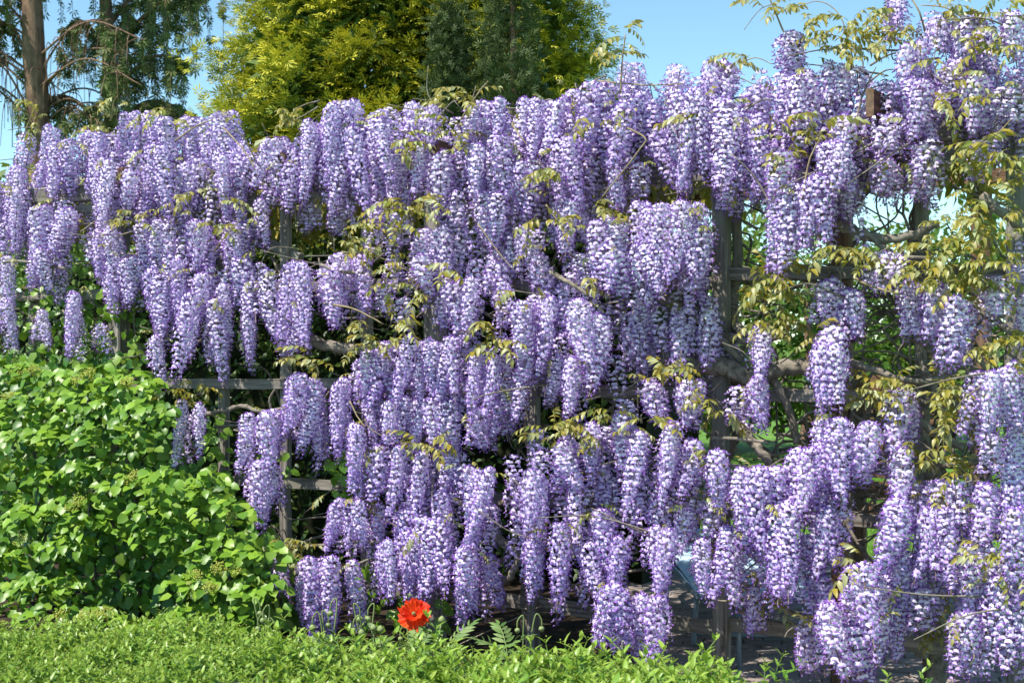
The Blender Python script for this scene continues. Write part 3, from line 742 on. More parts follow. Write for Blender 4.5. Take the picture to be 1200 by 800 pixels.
o = mbf.build('racemes', PETAL, None, False, 'stuff'); wplace(o)

# woody stems (px, py, metres in front) paths, radius in metres
def stem(name, pts, r0, r1, mat='bark', sides=8, rough=.07):
    path = smoothpath([on(a, b, c) for a, b, c in pts], 6); path += rng.normal(size=path.shape) * r0 * .12
    mb = MB(); tube(mb, path, np.linspace(r0, r1, len(path)), sides, 0, (.5, 0, .5), rough)
    return wplace(mb.build(name, [mat], None, True))
stem('trunk', [(628,775,-.12),(618,700,-.05),(632,600,-.10),(622,500,-.02),(634,420,-.08),(625,330,-.03),(640,230,-.05)], .045, .022)
stem('trunk', [(850,800,-.25),(846,720,-.25),(852,640,-.2),(842,560,-.2),(866,500,-.15),(858,410,-.1),(862,320,-.1),(866,200,-.1)], .035, .024)
stem('trunk', [(1092,815,-.1),(1096,740,-.15),(1086,660,-.1),(1098,580,-.1),(1078,500,-.05),(1092,420,-.1),(1072,320,-.1),(1086,200,-.1)], .05, .03)
stem('trunk', [(990,815,-.2),(992,720,-.2),(986,640,-.1),(994,590,-.05),(988,540,-.1),(1000,480,-.1)], .028, .02)
for pts, r0, r1 in (
 ([(345,385,.1),(365,398,.12),(400,408,.12),(450,408,.12),(505,412,.1),(560,420,.05)], .034, .026),
 ([(780,420,.0),(815,428,.08),(850,429,.1),(880,440,.08),(930,430,-.02),(990,448,-.05)], .046, .036),
 ([(770,345,.1),(805,366,.12),(838,390,.1),(870,425,.05)], .026, .018),
 ([(800,388,.05),(845,393,.08),(880,400,.05),(920,392,0)], .022, .016),
 ([(860,380,-.05),(885,410,0),(920,470,.02),(935,520,0)], .024, .018),
 ([(965,255,.2),(990,266,.22),(1030,280,.22),(1065,276,.2),(1100,262,.2)], .026, .018),
 ([(1010,268,.25),(1035,290,.26),(1060,300,.25),(1090,303,.2)], .013, .008),
 ([(985,418,.25),(1010,428,.28),(1050,442,.28),(1085,447,.28),(1122,437,.25)], .015, .012),
 ([(1075,400,.1),(1082,430,.15),(1095,455,.2),(1080,490,.15)], .014, .012),
 ([(1055,470,.2),(1075,490,.2),(1100,510,.15),(1130,525,.1)], .022, .016),
 ([(235,487,.25),(262,481,.28),(285,476,.28),(308,482,.28),(340,477,.25)], .015, .011),
 ([(318,480,.25),(316,468,.26),(322,456,.24)], .008, .006),
 ([(252,500,.2),(290,497,.22),(330,500,.2)], .009, .006),
 ([(575,622,.2),(592,640,.25),(607,648,.25),(602,668,.28),(588,682,.25),(566,686,.2)], .022, .016),
 ([(560,664,.2),(580,660,.22),(598,650,.25)], .014, .012),
 ([(578,615,.2),(590,632,.22),(605,645,.25)], .010, .010),
 ([(865,498,.2),(880,515,.22),(895,532,.22),(905,552,.2)], .024, .020),
 ([(835,513,.3),(865,514,.3),(900,518,.28)], .009, .007),
 ([(800,545,.3),(850,545,.3),(905,548,.25)], .010, .008),
 ([(645,318,.3),(668,332,.32),(690,346,.3)], .012, .009),
 ([(585,590,.1),(640,570,.1),(690,580,.05),(720,560,.0)], .018, .014),
 ([(680,600,.05),(700,575,.1),(715,560,.1)], .014, .010),
 ([(1140,90,.2),(1160,105,.2),(1200,120,.2)], .014, .010),
 ([(1150,230,.15),(1175,250,.15),(1205,270,.1)], .024, .016),
 ([(1140,355,.3),(1165,375,.3),(1200,400,.3)], .018, .014),
 ([(1135,405,.4),(1150,425,.4),(1165,440,.35)], .013, .010),
 ([(1060,480,.05),(1095,470,.1),(1150,480,.05),(1205,470,0)], .02, .016),
 ([(1080,535,.1),(1110,545,.1),(1150,540,.1)], .016, .012),
 ([(1032,668,.1),(1008,640,.1),(985,600,.1)], .009, .007),
 ([(310,640,.4),(330,633,.42),(350,640,.42),(400,636,.42),(450,634,.4)], .008, .006),
 ([(420,660,.45),(440,652,.45),(460,645,.4)], .006, .005),
 ([(-10,312,.3),(12,306,.32),(40,308,.3),(80,315,.25)], .010, .008),
 ([(375,310,.3),(400,318,.3),(440,322,.25)], .010, .007),
 ([(940,40,.1),(935,70,.1),(955,90,.1),(1000,80,.1),(1020,90,.1)], .009, .006),
 ([(865,715,.1),(890,712,.12),(905,692,.15),(925,716,.1),(950,722,.1)], .014, .010),
 ([(560,318,-.05),(600,315,-.05),(650,320,-.05)], .026, .022)):
    stem('branch', pts, r0, r1)
# slim young shoots rising into the sky and lying over the flowers
for pts, r in (([(930,60,.1),(915,30,.15),(905,5,.2),(895,-15,.2)], .005), ([(905,5,.2),(890,12,.2),(872,35,.2)], .0025), ([(727,110,.2),(729,75,.2),(733,40,.2)], .005),
 ([(700,95,.1),(760,100,.15),(800,98,.2)], .004), ([(868,75,.1),(885,68,.1),(905,75,.1)], .003), ([(1000,70,.1),(985,20,.1),(960,2,.1),(930,10,.1)], .003),
 ([(1085,40,.1),(1075,10,.15),(1060,-10,.1)], .005), ([(1140,30,.1),(1110,10,.1),(1080,6,.1)], .004), ([(25,165,.1),(35,140,.1),(42,125,.1)], .004), ([(130,140,.1),(133,120,.1),(138,112,.1)], .003),
 ([(205,165,.3),(230,148,.35),(250,140,.3)], .005), ([(262,150,.35),(285,175,.4),(300,200,.4)], .005), ([(250,295,.45),(270,270,.5),(290,250,.45)], .004),
 ([(540,140,.3),(560,110,.3),(572,95,.3)], .005), ([(600,145,.3),(608,158,.35),(618,170,.35)], .005), ([(735,150,.4),(756,162,.4),(750,175,.4),(705,232,.4)], .005),
 ([(940,235,.5),(948,190,.5),(962,160,.5)], .005), ([(1140,175,.5),(1165,160,.5),(1185,140,.5)], .004), ([(1000,325,.5),(1020,335,.5),(1055,345,.5)], .006),
 ([(400,295,.4),(440,300,.45),(480,318,.4)], .004), ([(380,355,.4),(415,362,.45),(450,380,.4)], .006), ([(640,240,.4),(655,262,.4),(668,290,.4)], .005),
 ([(1150,320,.5),(1185,310,.5),(1205,306,.5)], .005), ([(560,262,.4),(580,290,.4),(600,315,.4)], .004), ([(410,470,.5),(420,490,.5),(428,500,.5)], .005)):
    stem('shoot', pts, r, r * .6, 'twig', 5, 0)
# fine twigs through the whole vine, too many to pick apart
mb = MB()
for i in range(420):
    c = CL[rng.integers(0, len(CL))]; px = rng.uniform(c[0] - 15, c[1] + 15); py = c[2] + rng.uniform(-10, .55 * (c[3] - c[2])); off = c[4] - .05 if rng.uniform() < .3 else rng.uniform(-.3, max(-.1, c[4] - .15))
    p = on(px, py, off); d = rng.normal(size=3) * np.array([.22, .08, .12]); e = p + d
    path = smoothpath([p, (p + e) / 2 + rng.normal(size=3) * .04, e], 4)
    tube(mb, path, np.linspace(.005, .002, len(path)), 4)
# tangle behind the flowers
for i in range(380):
    px = rng.uniform(0, 1210) if i < 210 else rng.uniform(840, 1200); py = rng.uniform(210, 690) if i < 210 else rng.uniform(300, 620)
    if px < 330 and py > 400: continue
    p = on(px, py, rng.uniform(-.35, .0)); e = p + rng.normal(size=3) * np.array([.35, .08, .25])
    path = smoothpath([p, p * .65 + e * .35 + rng.normal(size=3) * .07, p * .3 + e * .7 + rng.normal(size=3) * .07, e], 4); tube(mb, path, np.linspace(.008, .003, len(path)), 5)
o = mb.build('twigs', ['bark'], None, True, 'stuff'); wplace(o)

# bronze young leaves: (px, py, number, spread px, front)
LP = [(215,245,3,14,.45),(245,270,4,12,.45),(232,228,3,12,.45),(260,240,2,8,.4),(332,150,4,14,.1),(355,148,3,12,.1),(440,275,5,14,.4),(468,262,5,14,.4),(425,280,3,10,.4),(455,300,3,10,.4),
 (522,118,5,14,.3),(548,115,3,10,.3),(530,150,4,14,.35),(540,165,2,10,.35),(482,168,3,10,.35),(470,180,2,8,.35),(455,238,3,10,.4),(478,250,2,8,.4),(520,250,2,10,.4),(470,322,3,10,.45),(455,340,3,10,.45),(488,355,2,8,.45),
 (440,395,4,12,.5),(425,400,3,10,.5),(460,385,2,8,.5),(350,424,3,10,.45),(378,430,3,8,.4),(577,388,4,10,.45),(585,410,3,8,.45),(560,412,2,10,.45),(596,402,2,8,.45),(492,522,3,10,.5),(512,525,2,8,.5),
 (630,202,3,12,.35),(622,212,2,8,.35),(650,205,2,8,.35),(632,258,3,10,.4),(655,262,2,8,.4),(720,258,3,12,.4),(700,248,2,8,.4),(650,505,4,12,.5),(668,512,3,10,.5),(640,515,2,8,.5),(690,510,2,8,.5),
 (778,440,3,8,.4),(765,450,2,8,.4),(790,435,2,6,.4),(720,492,3,12,.45),(760,490,3,12,.45),(825,470,3,12,.45),(845,490,2,10,.4),
 (880,345,4,12,.35),(900,360,6,14,.35),(912,380,6,14,.35),(930,330,4,12,.4),(895,320,4,10,.4),(915,345,4,12,.35),(930,390,3,10,.35),(885,318,3,8,.4),
 (1000,300,5,14,.45),(978,295,3,10,.45),(1015,315,3,10,.45),(1080,285,5,14,.45),(1100,300,6,16,.5),(1120,318,6,14,.5),(1140,295,6,14,.5),(1160,312,5,14,.5),(1095,328,5,14,.5),(1135,335,4,14,.5),(1075,320,4,12,.45),(1180,330,4,12,.5),
 (1130,262,4,14,.5),(1112,262,3,12,.5),(1150,240,4,14,.5),(1172,285,4,12,.5),(1185,255,4,12,.5),(1192,225,4,10,.5),(1170,200,4,14,.5),(1150,180,4,12,.5),(1128,190,3,12,.5),(1180,180,3,12,.5),
 (1100,130,3,14,.45),(1135,125,3,14,.45),(1115,95,2,14,.4),(1000,30,5,12,.2),(1022,25,5,10,.2),(1042,55,4,12,.25),(980,45,5,12,.2),(965,60,4,12,.2),(950,35,3,12,.2),(1025,50,4,12,.2),(1060,42,3,10,.2),(990,60,4,12,.2),
 (1130,28,4,14,.3),(1160,35,5,14,.3),(1172,12,3,12,.3),(1150,60,4,14,.35),(1185,60,3,12,.35),(1125,8,3,10,.2),(1105,10,2,10,.2),(930,160,3,10,.4),(912,150,3,10,.4),(940,178,2,10,.4),(920,195,3,10,.45),(960,150,2,8,.45),
 (1025,450,4,12,.45),(1010,470,4,10,.4),(1030,478,3,10,.45),(1045,450,3,8,.4),(1000,458,3,8,.4),(1100,480,5,14,.45),(1112,500,5,12,.45),(1122,465,4,12,.45),(1095,455,3,12,.45),(1125,490,3,10,.45),(1060,520,3,10,.4),
 (1170,408,4,12,.5),(1188,398,3,12,.5),(1190,440,2,8,.6),(1110,552,4,12,.45),(1092,545,3,10,.45),(1085,540,2,10,.4),(1100,580,3,10,.5),(1160,655,3,10,.65),(1180,655,2,8,.65),
 (892,688,4,10,.2),(875,680,3,8,.2),(882,700,3,8,.2),(1110,735,3,12,.2),(1095,725,3,12,.2),(1115,700,3,8,.2),(330,638,3,8,.55),(345,640,2,8,.55),(212,462,3,10,.4),(230,458,3,10,.4),
 (735,50,3,8,.2),(728,70,2,6,.2),(870,72,2,6,.1),(900,15,2,6,.2),(925,20,2,6,.2),(42,130,2,6,.1),(35,150,2,8,.1),(130,125,2,6,.1),(195,135,2,8,.1),(95,160,2,8,.2),(820,140,2,10,.35),(690,150,2,10,.4),
 (600,350,2,10,.4),(690,340,2,10,.4),(530,320,2,10,.4),(1010,660,2,10,.6),(1060,455,3,10,.4),(960,395,2,8,.5),(420,300,2,8,.4),(150,270,2,8,.4),(160,255,2,6,.4),(170,262,2,8,.4)]
lv = []
for (px, py, n, sp, off) in LP:
    for i in range(n + 1):
        q = on(px + rng.normal() * sp * .6, py + rng.normal() * sp * .5 - 4, off + rng.normal() * .05)
        a = rng.uniform(0, 6.283); tilt = rng.uniform(-.3, .7)
        y = np.array([math.cos(a) * 1.0, math.sin(a) * .8 - .45, tilt]); lv.append((q, y, rng.uniform(.5, .88), rng.integers(0, 6)))
order = rng.permutation(len(lv)); mbf = MB()
for k, i in enumerate(order):
    q, y, s, v = lv[i]
    Rm = frames(y[None], np.array([[0, 0, 1.0]]))[0]
    if k < 300:
        o = link('leaf', WLME[v], wis)
        o.matrix_local = Matrix.Translation(Vector(q) - WO) @ Matrix(Rm.tolist()).to_4x4() @ Matrix.Scale(s, 4)
    else: mbf.inst(WLT[v], q[None], Rm[None], np.array([s]), np.array([[rng.uniform(-.2, .2), 0, 0]]))
for i in range(330):      # scattered small leaves between the flowers
    c = CL[rng.integers(0, len(CL))]; q = on(rng.uniform(c[0], c[1]), c[2] + rng.uniform(-8, 8), c[4] + rng.uniform(-.1, .08))
    y = np.array([rng.normal(), rng.normal() * .6 - .5, rng.normal() * .5])
    mbf.inst(WLT[rng.integers(0, 6)], q[None], frames(y[None], np.array([[0, 0, 1.0]])), np.array([rng.uniform(.35, .65)]), np.array([[rng.uniform(-.2, .3), .1, 0]]))
for i in range(1350):      # on the pergola roof
    px = rng.uniform(-160, 680) if i < 1150 else rng.uniform(680, 1300); p = back(foot(px, 0, 2.64 + rng.uniform(-.05, .08)), rng.uniform(.45, 2.5) if i < 1150 else rng.uniform(.45, .8))
    y = np.array([rng.normal(), rng.normal(), rng.normal() * .3])
    mbf.inst(WLT[rng.integers(0, 6)], p[None], frames(y[None], np.array([[0, 0, 1.0]])), np.array([rng.uniform(1.5, 2.0)]), np.array([[rng.uniform(-.2, .3), 0, 0]]))
o = mbf.build('foliage', ['wleaf'], None, True, 'stuff'); wplace(o)

# ------------------------------------------------------------------ climbing hydrangea, lower left
hyd = thing('climbing_hydrangea', 'bright green leafy shrub with flat budding heads below the wisteria', 'shrub', (-2.6, 8.0, 0))
HO = Vector(hyd.location)
HL = [leaf_tpl(w, d, f, .36, .80) for w, d, f in ((.82, .28, .10), (.74, .40, .14), (.88, .18, .08))]
hme = []
for tp in HL:
    for ti in ((.0, .0), (.3, .0), (.15, .35), (.6, 0)):
        mb = MB(); mb.add(tp[0], tp[1], 0, (ti[0], ti[1], .5)); hme.append(mb.mesh('leaf', ['hleaf'], True))
def inside(px, py):
    xr = np.interp(py, [300, 400, 412, 440, 470, 530, 552, 590, 645, 700, 760], [165, 172, 150, 182, 196, 205, 250, 285, 326, 332, 322])
    return px < xr
clumps = [(160,568),(130,508),(118,548),(75,638),(195,628),(60,684),(95,592),(25,642),(115,722),(70,722),(10,545),(105,438),(230,682),(258,676),(40,602),(50,440),(10,430),(150,446),(60,468),(110,470),(170,480),(20,480),(70,510),(25,515),(215,590),(180,600),
 (60,560),(245,570),(275,595),(210,560),(110,615),(230,625),(270,640),(305,650),(310,690),(285,720),(235,720),(30,690),(5,720),(160,735),(300,735),(-20,470),(-25,560),(-20,650),(5,590)]
front, rest = [], []
for (cx, cy) in clumps:
    off = .72 + .35 * (cy - 400) / 350 + rng.uniform(-.16, .16)
    c = on(cx, cy, off); tone = rng.uniform(-.1, .25)
    wide = rng.uniform(.85, 1.45)
    for i in range(54):
        a = rng.uniform(0, 6.283); rr = .13 * math.sqrt(rng.uniform(.02, 1))
        d = np.array([math.cos(a), math.sin(a), 0])
        p = c + d * rr * np.array([1.25 * wide, .95, 1]) + (0, 0, .05 - 3.8 * rr * rr + rng.normal() * .014)
        depth = rng.uniform(0, 1)
        if depth > .75: p = p + (0, .07, -.04 - .07 * rng.uniform())
        y = d * .9 + np.array([rng.normal() * .35, -.45 + rng.normal() * .3, -.35 + rng.normal() * .3])
        z = np.array([rng.normal() * .3, -.55 + rng.normal() * .25, .95])
        pos = 600 + F * p[0] / p[1]; pyy = 400 + F * (EYE - p[2]) / p[1]
        if not inside(pos - 6, pyy): continue
        (front if depth < .75 else rest).append((p, y, z, rng.uniform(.048, .074), tone))
mbh = MB()
fo = rng.permutation(len(front)); fo = sorted(fo, key=lambda i: (-front[i][3] + (.05 if not (0 < 600 + F * front[i][0][0] / front[i][0][1] < 1200) else 0)))
for k, i in enumerate(fo):
    p, y, z, s, tone = front[i]; Rm = frames(y[None], z[None])[0]
    if k < 300:
        o = link('leaf', hme[int(rng.integers(0, 12))], hyd)
        o.matrix_local = Matrix.Translation(Vector(p) - HO) @ Matrix(Rm.tolist()).to_4x4() @ Matrix.Scale(s, 4)
    else: rest.append(front[i])
def batch(mb, rows, tpls, g=.35, base=(.0, .75)):
    for v, tp in enumerate(tpls):
        rr = rows[v::len(tpls)]
        if not rr: continue
        P = np.array([q[0] for q in rr]); Y = np.array([q[1] for q in rr]); Z = np.array([q[2] for q in rr]); s = np.array([q[3] for q in rr]); n = len(rr)
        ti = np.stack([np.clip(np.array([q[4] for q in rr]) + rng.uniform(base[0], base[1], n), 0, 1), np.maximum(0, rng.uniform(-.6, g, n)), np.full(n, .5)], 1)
        mb.inst(tp, P, frames(Y, Z), s, ti)
# inner leaves, tinted darker to imitate shade in the gaps, and upper leaves
for i in range(4200):
    px = rng.uniform(-60, 335); py = rng.uniform(412, 770)
    if not inside(px, py): continue
    p = on(px, py, rng.uniform(.02, .26) + .3 * (py - 400) / 350)
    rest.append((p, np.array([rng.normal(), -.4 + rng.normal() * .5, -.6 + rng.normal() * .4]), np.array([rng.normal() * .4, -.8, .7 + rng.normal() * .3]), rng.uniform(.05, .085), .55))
for i in range(330):
    px = rng.uniform(15, 180); py = rng.uniform(285, 430)
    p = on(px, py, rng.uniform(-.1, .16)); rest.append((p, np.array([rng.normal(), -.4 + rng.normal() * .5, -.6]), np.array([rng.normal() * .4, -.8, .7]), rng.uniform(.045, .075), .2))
for (x0, x1, y0, y1, n) in ((385, 412, 525, 585, 26), (240, 265, 480, 560, 40), (420, 440, 660, 735, 26), (455, 485, 690, 730, 22), (300, 345, 530, 560, 14), (335, 350, 690, 735, 18), (515, 520, 700, 740, 6), (325, 345, 640, 680, 10)):
    for i in range(n): rest.append((on(rng.uniform(x0, x1), rng.uniform(y0, y1), rng.uniform(.0, .3)), np.array([rng.normal(), -.4, -.7]), np.array([rng.normal() * .4, -.8, .7]), rng.uniform(.045, .07), .2))
batch(mbh, rest, HL)
o = mbh.build('foliage', ['hleaf'], None, True, 'stuff'); o.location = -HO; o.parent = hyd
# flat heads of tiny buds
HEADS = [(160,560),(148,566),(92,588),(85,596),(25,636),(112,722),(98,724),(125,720),(72,722),(8,540),(105,440),(88,448),(228,676),(222,690),(258,668),(275,670),(248,690),(40,436),(20,440),(150,450),(12,466),(268,606),(2,735)]
BT = (np.array([(0,0,1),(0,0,-1),(1,0,0),(-1,0,0),(0,1,0),(0,-1,0.)]), np.array([(0,2,4),(0,4,3),(0,3,5),(0,5,2),(1,4,2),(1,3,4),(1,5,3),(1,2,5)]), np.zeros(8, int))
for (hx, hy) in HEADS:
    c = on(hx, hy + 2, .86 + .35 * (hy - 400) / 350); n = 70; mb = MB()
    a = rng.uniform(0, 6.283, n); r_ = .042 * np.sqrt(rng.uniform(0, 1, n)); P = np.stack([np.cos(a) * r_, np.sin(a) * r_, .035 + .008 * rng.normal(size=n) - 5 * r_ * r_], 1)
    mb.inst(BT, P, np.tile(np.eye(3), (n, 1, 1)), rng.uniform(.0032, .006, n), tints(n, 0, 1, .6))
    for j in range(7): tube(mb, np.array([(0, 0, -.03), P[j * 9] * .97]), .0016, 3)
    o = mb.build('flower_head', ['hbud'], hyd, False); o.location = Vector(c) - HO; o.rotation_euler = (R(28), rng.normal() * .15, 0)
mb = MB()
for i in range(30):
    px = rng.uniform(-40, 300); p0 = foot(px, .1, 0.02); py = rng.uniform(430, 700)
    if not inside(px, py): py = 720
    p1 = on(px + rng.normal() * 25, py, .12); path = smoothpath([p0, (p0 + p1) / 2 + rng.normal(size=3) * .1, p1], 5); tube(mb, path, np.linspace(.012, .004, len(path)), 5)
o = mb.build('stems', ['bark'], None, True, 'stuff'); o.location = -HO; o.parent = hyd

# ------------------------------------------------------------------ clipped hedge in the foreground
hg = thing('clipped_hedge', 'low light green hedge along the front of the bed', 'hedge', (-0.8, 4.4, 0))
GO = Vector(hg.location)
def shoot_mb(seed, big):
    r = np.random.default_rng(700 + seed); mb = MB(); L = r.uniform(.07, .12) * (1.35 if big else 1.0)
    path = np.array([(r.normal() * .004 * i, r.normal() * .004 * i, L * i / 4) for i in range(5)]); tube(mb, path, .0016, 3, 0, (.6, 0, .5))
    tp = leaf_tpl(.36, .22, .16); P, Y, Z, s, ti = [], [], [], [], []
    npair = 5 if big else 6
    for i in range(npair):
        t = .1 + .9 * i / (npair - 1); p = np.array([np.interp(t, np.linspace(0, 1, 5), path[:, q]) for q in range(3)]); a0 = i * 1.571 + r.normal() * .3
        for k in (0, math.pi):
            a = a0 + k; P.append(p); Y.append((math.cos(a), math.sin(a), .5 + .7 * t + r.normal() * .15)); Z.append((-math.cos(a) * .6, -math.sin(a) * .6, 1))
            s.append(r.uniform(.030, .044) * (1.5 if big else 1) * (1 - .35 * t)); ti.append((np.clip(1.0 - .95 * t + r.normal() * .15, 0, 1), max(0, .5 * t - .25 + r.uniform(-.3, .2)), .5))
    mb.inst(tp, np.array(P), frames(np.array(Y), np.array(Z)), np.array(s), np.array(ti))
    n = 9 if r.uniform() < .5 else 3
    q = path[-1] + np.stack([r.normal(size=n) * .005, r.normal(size=n) * .005, r.uniform(-.005, .022, n)], 1)
    mb.inst(BT, q, np.tile(np.eye(3), (n, 1, 1)), r.uniform(.0018, .0032, n), np.stack([np.zeros(n), np.full(n, .8), np.full(n, .5)], 1))
    return mb
SH = {b: [shoot_mb(i + 20 * b, b) for i in range(7)] for b in (0, 1)}
SHME = {b: [m.mesh('shoot', ['bleaf'], True) for m in SH[b]] for b in (0, 1)}
SHT = {b: [m.tpl() for m in SH[b]] for b in (0, 1)}
rows = []
for i in range(5200):
    x = rng.uniform(-2.5, .86); y = rng.uniform(3.6, 5.26)
    bx = np.interp(x, [-2.5, -.75, 0, .75], [5.25, 5.05, 4.75, 4.60])
    if y > bx: continue
    endx = .74 + .05 * math.sin(y * 9)
    if x > endx: continue
    big = 1 if x > -.62 + .18 * math.sin(y * 5) + rng.normal() * .1 else 0
    h = .565 - .075 * np.interp(x, [-.95, -.55], [0, 1]) + .03 * np.interp(x, [0, .5], [0, 1]) + .022 * math.sin(x * 6.1 + y * 3) + .02 * math.sin(x * 13 - y * 7) + rng.normal() * .014
    if big and rng.uniform() < .12: h += rng.uniform(.02, .07)
    edge = min((bx - y) / .15, (endx - x) / .15, 1); h -= .12 * (1 - max(0, edge)) ** 2
    if big and rng.uniform() < .42: continue
    rows.append((y, np.array([x, y, h - .05]), big))
# hanging down the back face
for i in range(900):
    x = rng.uniform(-2.5, .74); bx = np.interp(x, [-2.5, -.75, 0, .75], [5.25, 5.05, 4.75, 4.60]); big = 1 if x > -.62 else 0
    rows.append((9 + rng.uniform(), np.array([x, bx + rng.normal() * .03, rng.uniform(.1, .45)]), big))
rows.sort(key=lambda q: (0 if (600 + F * q[1][0] / q[1][1] > -5 and 400 + F * (EYE - q[1][2] - .09) / q[1][1] < 800) else 1, q[0]))
mbf = MB()
for k, (y, p, big) in enumerate(rows):
    v = int(rng.integers(0, 7)); s = rng.uniform(.85, 1.2); rot = rz_frames([rng.uniform(0, 6.28)], [rng.normal() * .22], [rng.normal() * .22])
    if k < 300:
        o = link('shoot', SHME[big][v], hg); o.matrix_local = Matrix.Translation(Vector(p) - GO) @ Matrix(rot[0].tolist()).to_4x4() @ Matrix.Scale(s, 4)
    else: mbf.inst(SHT[big][v], p[None], rot, np.array([s]), np.array([[rng.uniform(-.15, .15), 0, 0]]))
o = mbf.build('foliage', ['bleaf'], None, True, 'stuff'); o.location = -GO; o.parent = hg
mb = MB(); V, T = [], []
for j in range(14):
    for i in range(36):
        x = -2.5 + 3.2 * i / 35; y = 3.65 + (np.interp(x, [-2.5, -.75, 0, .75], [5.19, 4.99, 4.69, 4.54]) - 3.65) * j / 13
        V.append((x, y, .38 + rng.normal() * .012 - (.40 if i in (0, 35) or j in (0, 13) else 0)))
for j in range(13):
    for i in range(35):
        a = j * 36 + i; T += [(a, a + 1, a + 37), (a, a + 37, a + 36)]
mb.add(V, T); o = mb.build('twigs', ['core'], None, True); o.location = -GO; o.parent = hg  # dark sheet under the shoots, its colour stands in for shade
# two sprigs standing free at the right end
for (px, py, Y, s) in ((905, 812, 4.6, .9), (920, 808, 4.7, .9), (1045, 822, 4.7, .8), (1082, 815, 4.8, .8), (890, 815, 4.55, 1.0)):
    p = at(px, py, Y); o = link('shoot', SHME[1][int(rng.integers(0, 7))], hg); o.location = Vector(p) - GO; o.scale = (s, s, s); o.rotation_euler = (rng.normal() * .2, .25, rng.uniform(0, 6))
    mb = MB(); tube(mb, smoothpath([(p[0] - .12, p[1] - .02, .02), (p[0] - .05, p[1], p[2] * .6), p], 4), .004, 5); q = mb.build('stem', ['twig'], None, True); q.location = -GO; q.parent = hg

# ------------------------------------------------------------------ poppies
PY = 6.35
def bud_mesh():
    mb = MB(); prof = [(0, .0), (.35, .55), (.7, .95), (1.0, 1.0), (1.4, .82), (1.75, .45), (1.95, 0.05)]
    V, T = [], []
    for z, r_ in prof:
        for j in range(8): V.append((.0125 * r_ * math.cos(j * .7854), .0125 * r_ * math.sin(j * .7854), .0155 * z))
    for i in range(len(prof) - 1):
        for j in range(8):
            a = i * 8 + j; b = i * 8 + (j + 1) % 8; T += [(a, b, b + 8), (a, b + 8, a + 8)]
    n = len(V); C = np.tile((.3, .75, .5), (n, 1)); mb.add(V, T, 0, C); return mb.mesh('bud', ['pgreen'], True)
BUDME = bud_mesh()
def pleaf_mesh(seed):
    r = np.random.default_rng(seed); mb = MB(); L = .22
    path = np.array([(0, L * t, L * (.75 * t - .75 * t * t)) for t in np.linspace(0, 1, 8)]); tube(mb, path, .0025, 4, 0, (.2, .3, .5))
    P, Y, Z, s = [], [], [], []
    for i in range(9):
        t = .15 + .8 * i / 8; p = np.array([np.interp(t, np.linspace(0, 1, 8), path[:, q]) for q in range(3)])
        for sd in (-1, 1): P.append(p); Y.append((sd * .9, .6, r.normal() * .2)); Z.append((0, -.2, 1)); s.append(.065 * (1 - .55 * abs(t - .45)) * r.uniform(.8, 1.1))
    P.append(path[-1]); Y.append((0, 1, -.4)); Z.append((0, 0, 1)); s.append(.05); n = len(P)
    mb.inst(leaf_tpl(.30, .25, .15), np.array(P), frames(np.array(Y), np.array(Z)), np.array(s), tints(n, 0, 1, .4)); return mb.mesh('leaf', ['pgreen'], True)
PLM = [pleaf_mesh(i) for i in range(4)]
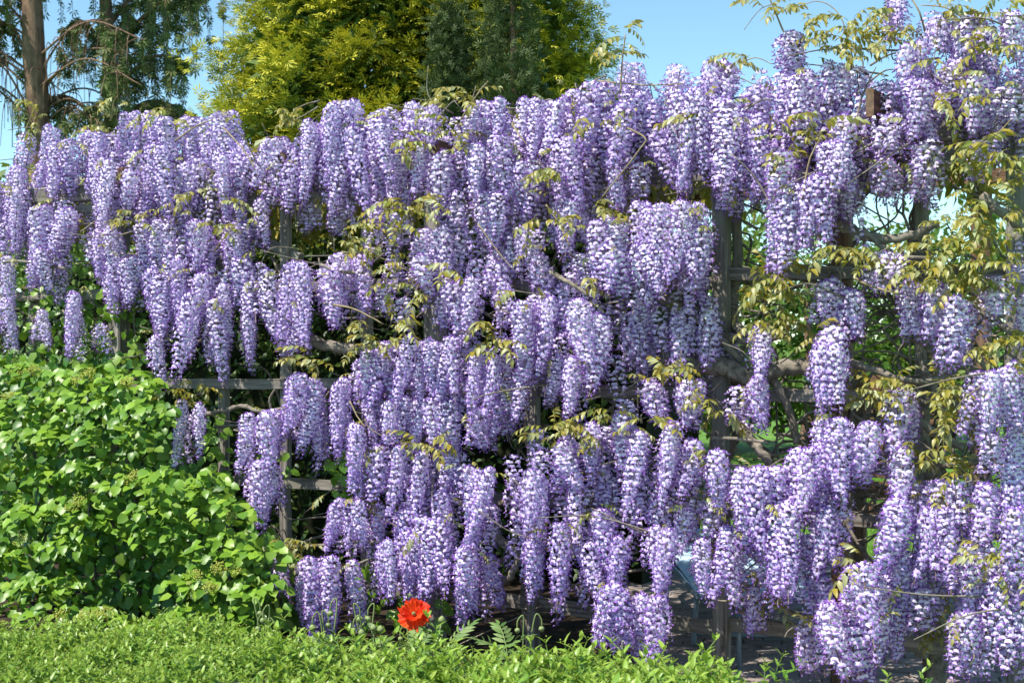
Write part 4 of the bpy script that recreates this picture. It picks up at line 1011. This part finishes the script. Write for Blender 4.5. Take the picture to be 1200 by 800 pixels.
def poppy(label, px, buds, nleaf, flower=None):
    base = at(px, 400, PY); base[2] = .012
    t = thing('poppy_plant', label, 'poppy', tuple(base), None); B = Vector(base)
    for (bx, by, nod) in buds:
        e = at(bx, by, PY + rng.normal() * .05)
        if nod:
            s = rng.choice([-1, 1]) if nod is True else nod
            topz = e + np.array([-s * .025, 0, .075]); path = smoothpath([base + (rng.normal() * .03, rng.normal() * .03, 0), base * .4 + topz * .6 + (0, 0, .02), topz, e + (0, 0, .06), e + (s * .004, 0, .026)], 5); zdir = Vector((s * .15, 0, -1))
            tip = Vector(e) + Vector((0, 0, .03))
        else:
            path = smoothpath([base, base * .5 + e * .5 + (.02, 0, 0), e], 5); zdir = Vector((rng.normal() * .1, 0, 1)); tip = Vector(e)
        mb = MB(); tube(mb, path, .0034, 6, 0, (.3, .55, .5)); o = mb.build('stem', ['pgreen'], None, True); place(o, t)
        o = link('bud', BUDME, t); o.location = tip - B; o.rotation_euler = zdir.to_track_quat('Z', 'Y').to_euler(); k = rng.uniform(.95, 1.3); o.scale = (k, k, k)
    for i in range(nleaf):
        o = link('leaf', PLM[i % 4], t); a = rng.uniform(0, 6.28); o.location = (rng.normal() * .10, rng.normal() * .06, rng.uniform(.0, .14)); k = rng.uniform(.9, 1.4); o.scale = (k, k, k); o.rotation_euler = (R(rng.uniform(15, 55)), 0, a)
    if flower:
        e = at(flower[0], flower[1], PY); mb = MB(); tube(mb, smoothpath([base, base * .5 + e * .5 + (.03, 0, 0), e], 5), .0045, 6, 0, (.3, .5, .5)); o = mb.build('stem', ['pgreen'], None, True); place(o, t)
        fl = bpy.data.objects.new('flower', None); COL.objects.link(fl); fl.parent = t; fl.location = Vector(e) - B; fl.rotation_euler = (R(50), R(-8), 0); fl.empty_display_size = .05
        for i in range(14):
            ring = 0 if i < 7 else 1; r = np.random.default_rng(40 + i); nA, nR = 9, 6; V, T = [], []
            for u in range(nR + 1):
                for w in range(nA + 1):
                    s_ = u / nR; a = (w / nA - .5) * R(62 if ring == 0 else 52) * (1 + .1 * s_); rr = (.073 if ring == 0 else .050) * s_ * (1 + .07 * r.normal() * (s_ > .9))
                    lift = (.010 + (.010 if ring == 0 else .040) * s_ ** 1.3) * (1 if ring == 0 else 1.1); ruf = .008 * s_ ** 2 * math.sin(w * 1.9 + i * 2.3) + .004 * s_ * r.normal()
                    V.append((math.sin(a) * rr, math.cos(a) * rr, lift + ruf))
            for u in range(nR):
                for w in range(nA):
                    q = u * (nA + 1) + w; T += [(q, q + 1, q + nA + 2), (q, q + nA + 2, q + nA + 1)]
            mb = MB(); mb.add(V, T, 0, (r.uniform(0, 1), max(0, r.uniform(-.3, .7)), .5)); o = mb.build('petal', ['poppy'], fl, True); o.rotation_euler = (0, 0, i * 2 * math.pi / 7 + (.45 if ring else 0) + r.normal() * .08)
        o = link('seed_pod', BUDME, fl); o.scale = (.8, .8, .9); o.location = (0, 0, .012)
    return t
poppy('poppy with one open ruffled red flower beside the thick post', 486, [(517, 731, False), (470, 752, -1)], 9, (486, 722))
poppy('budding poppy with nodding green buds at the foot of the leafy shrub', 318, [(304, 722, 1), (309, 730, -1), (321, 744, 1), (303, 740, -1)], 4)
poppy('budding poppy with two hanging buds under the lowest violet racemes', 385, [(367, 738, True), (384, 736, 1), (388, 722, -1)], 8)
poppy('budding poppy with a cluster of round green buds left of the red flower', 432, [(415, 742, -1), (421, 728, 1), (423, 746, False), (432, 728, -1), (438, 740, False), (446, 742, False)], 10)
poppy('budding poppy with thin drooping buds before the short trellis upright', 612, [(607, 742, -1), (634, 740, 1)], 3)
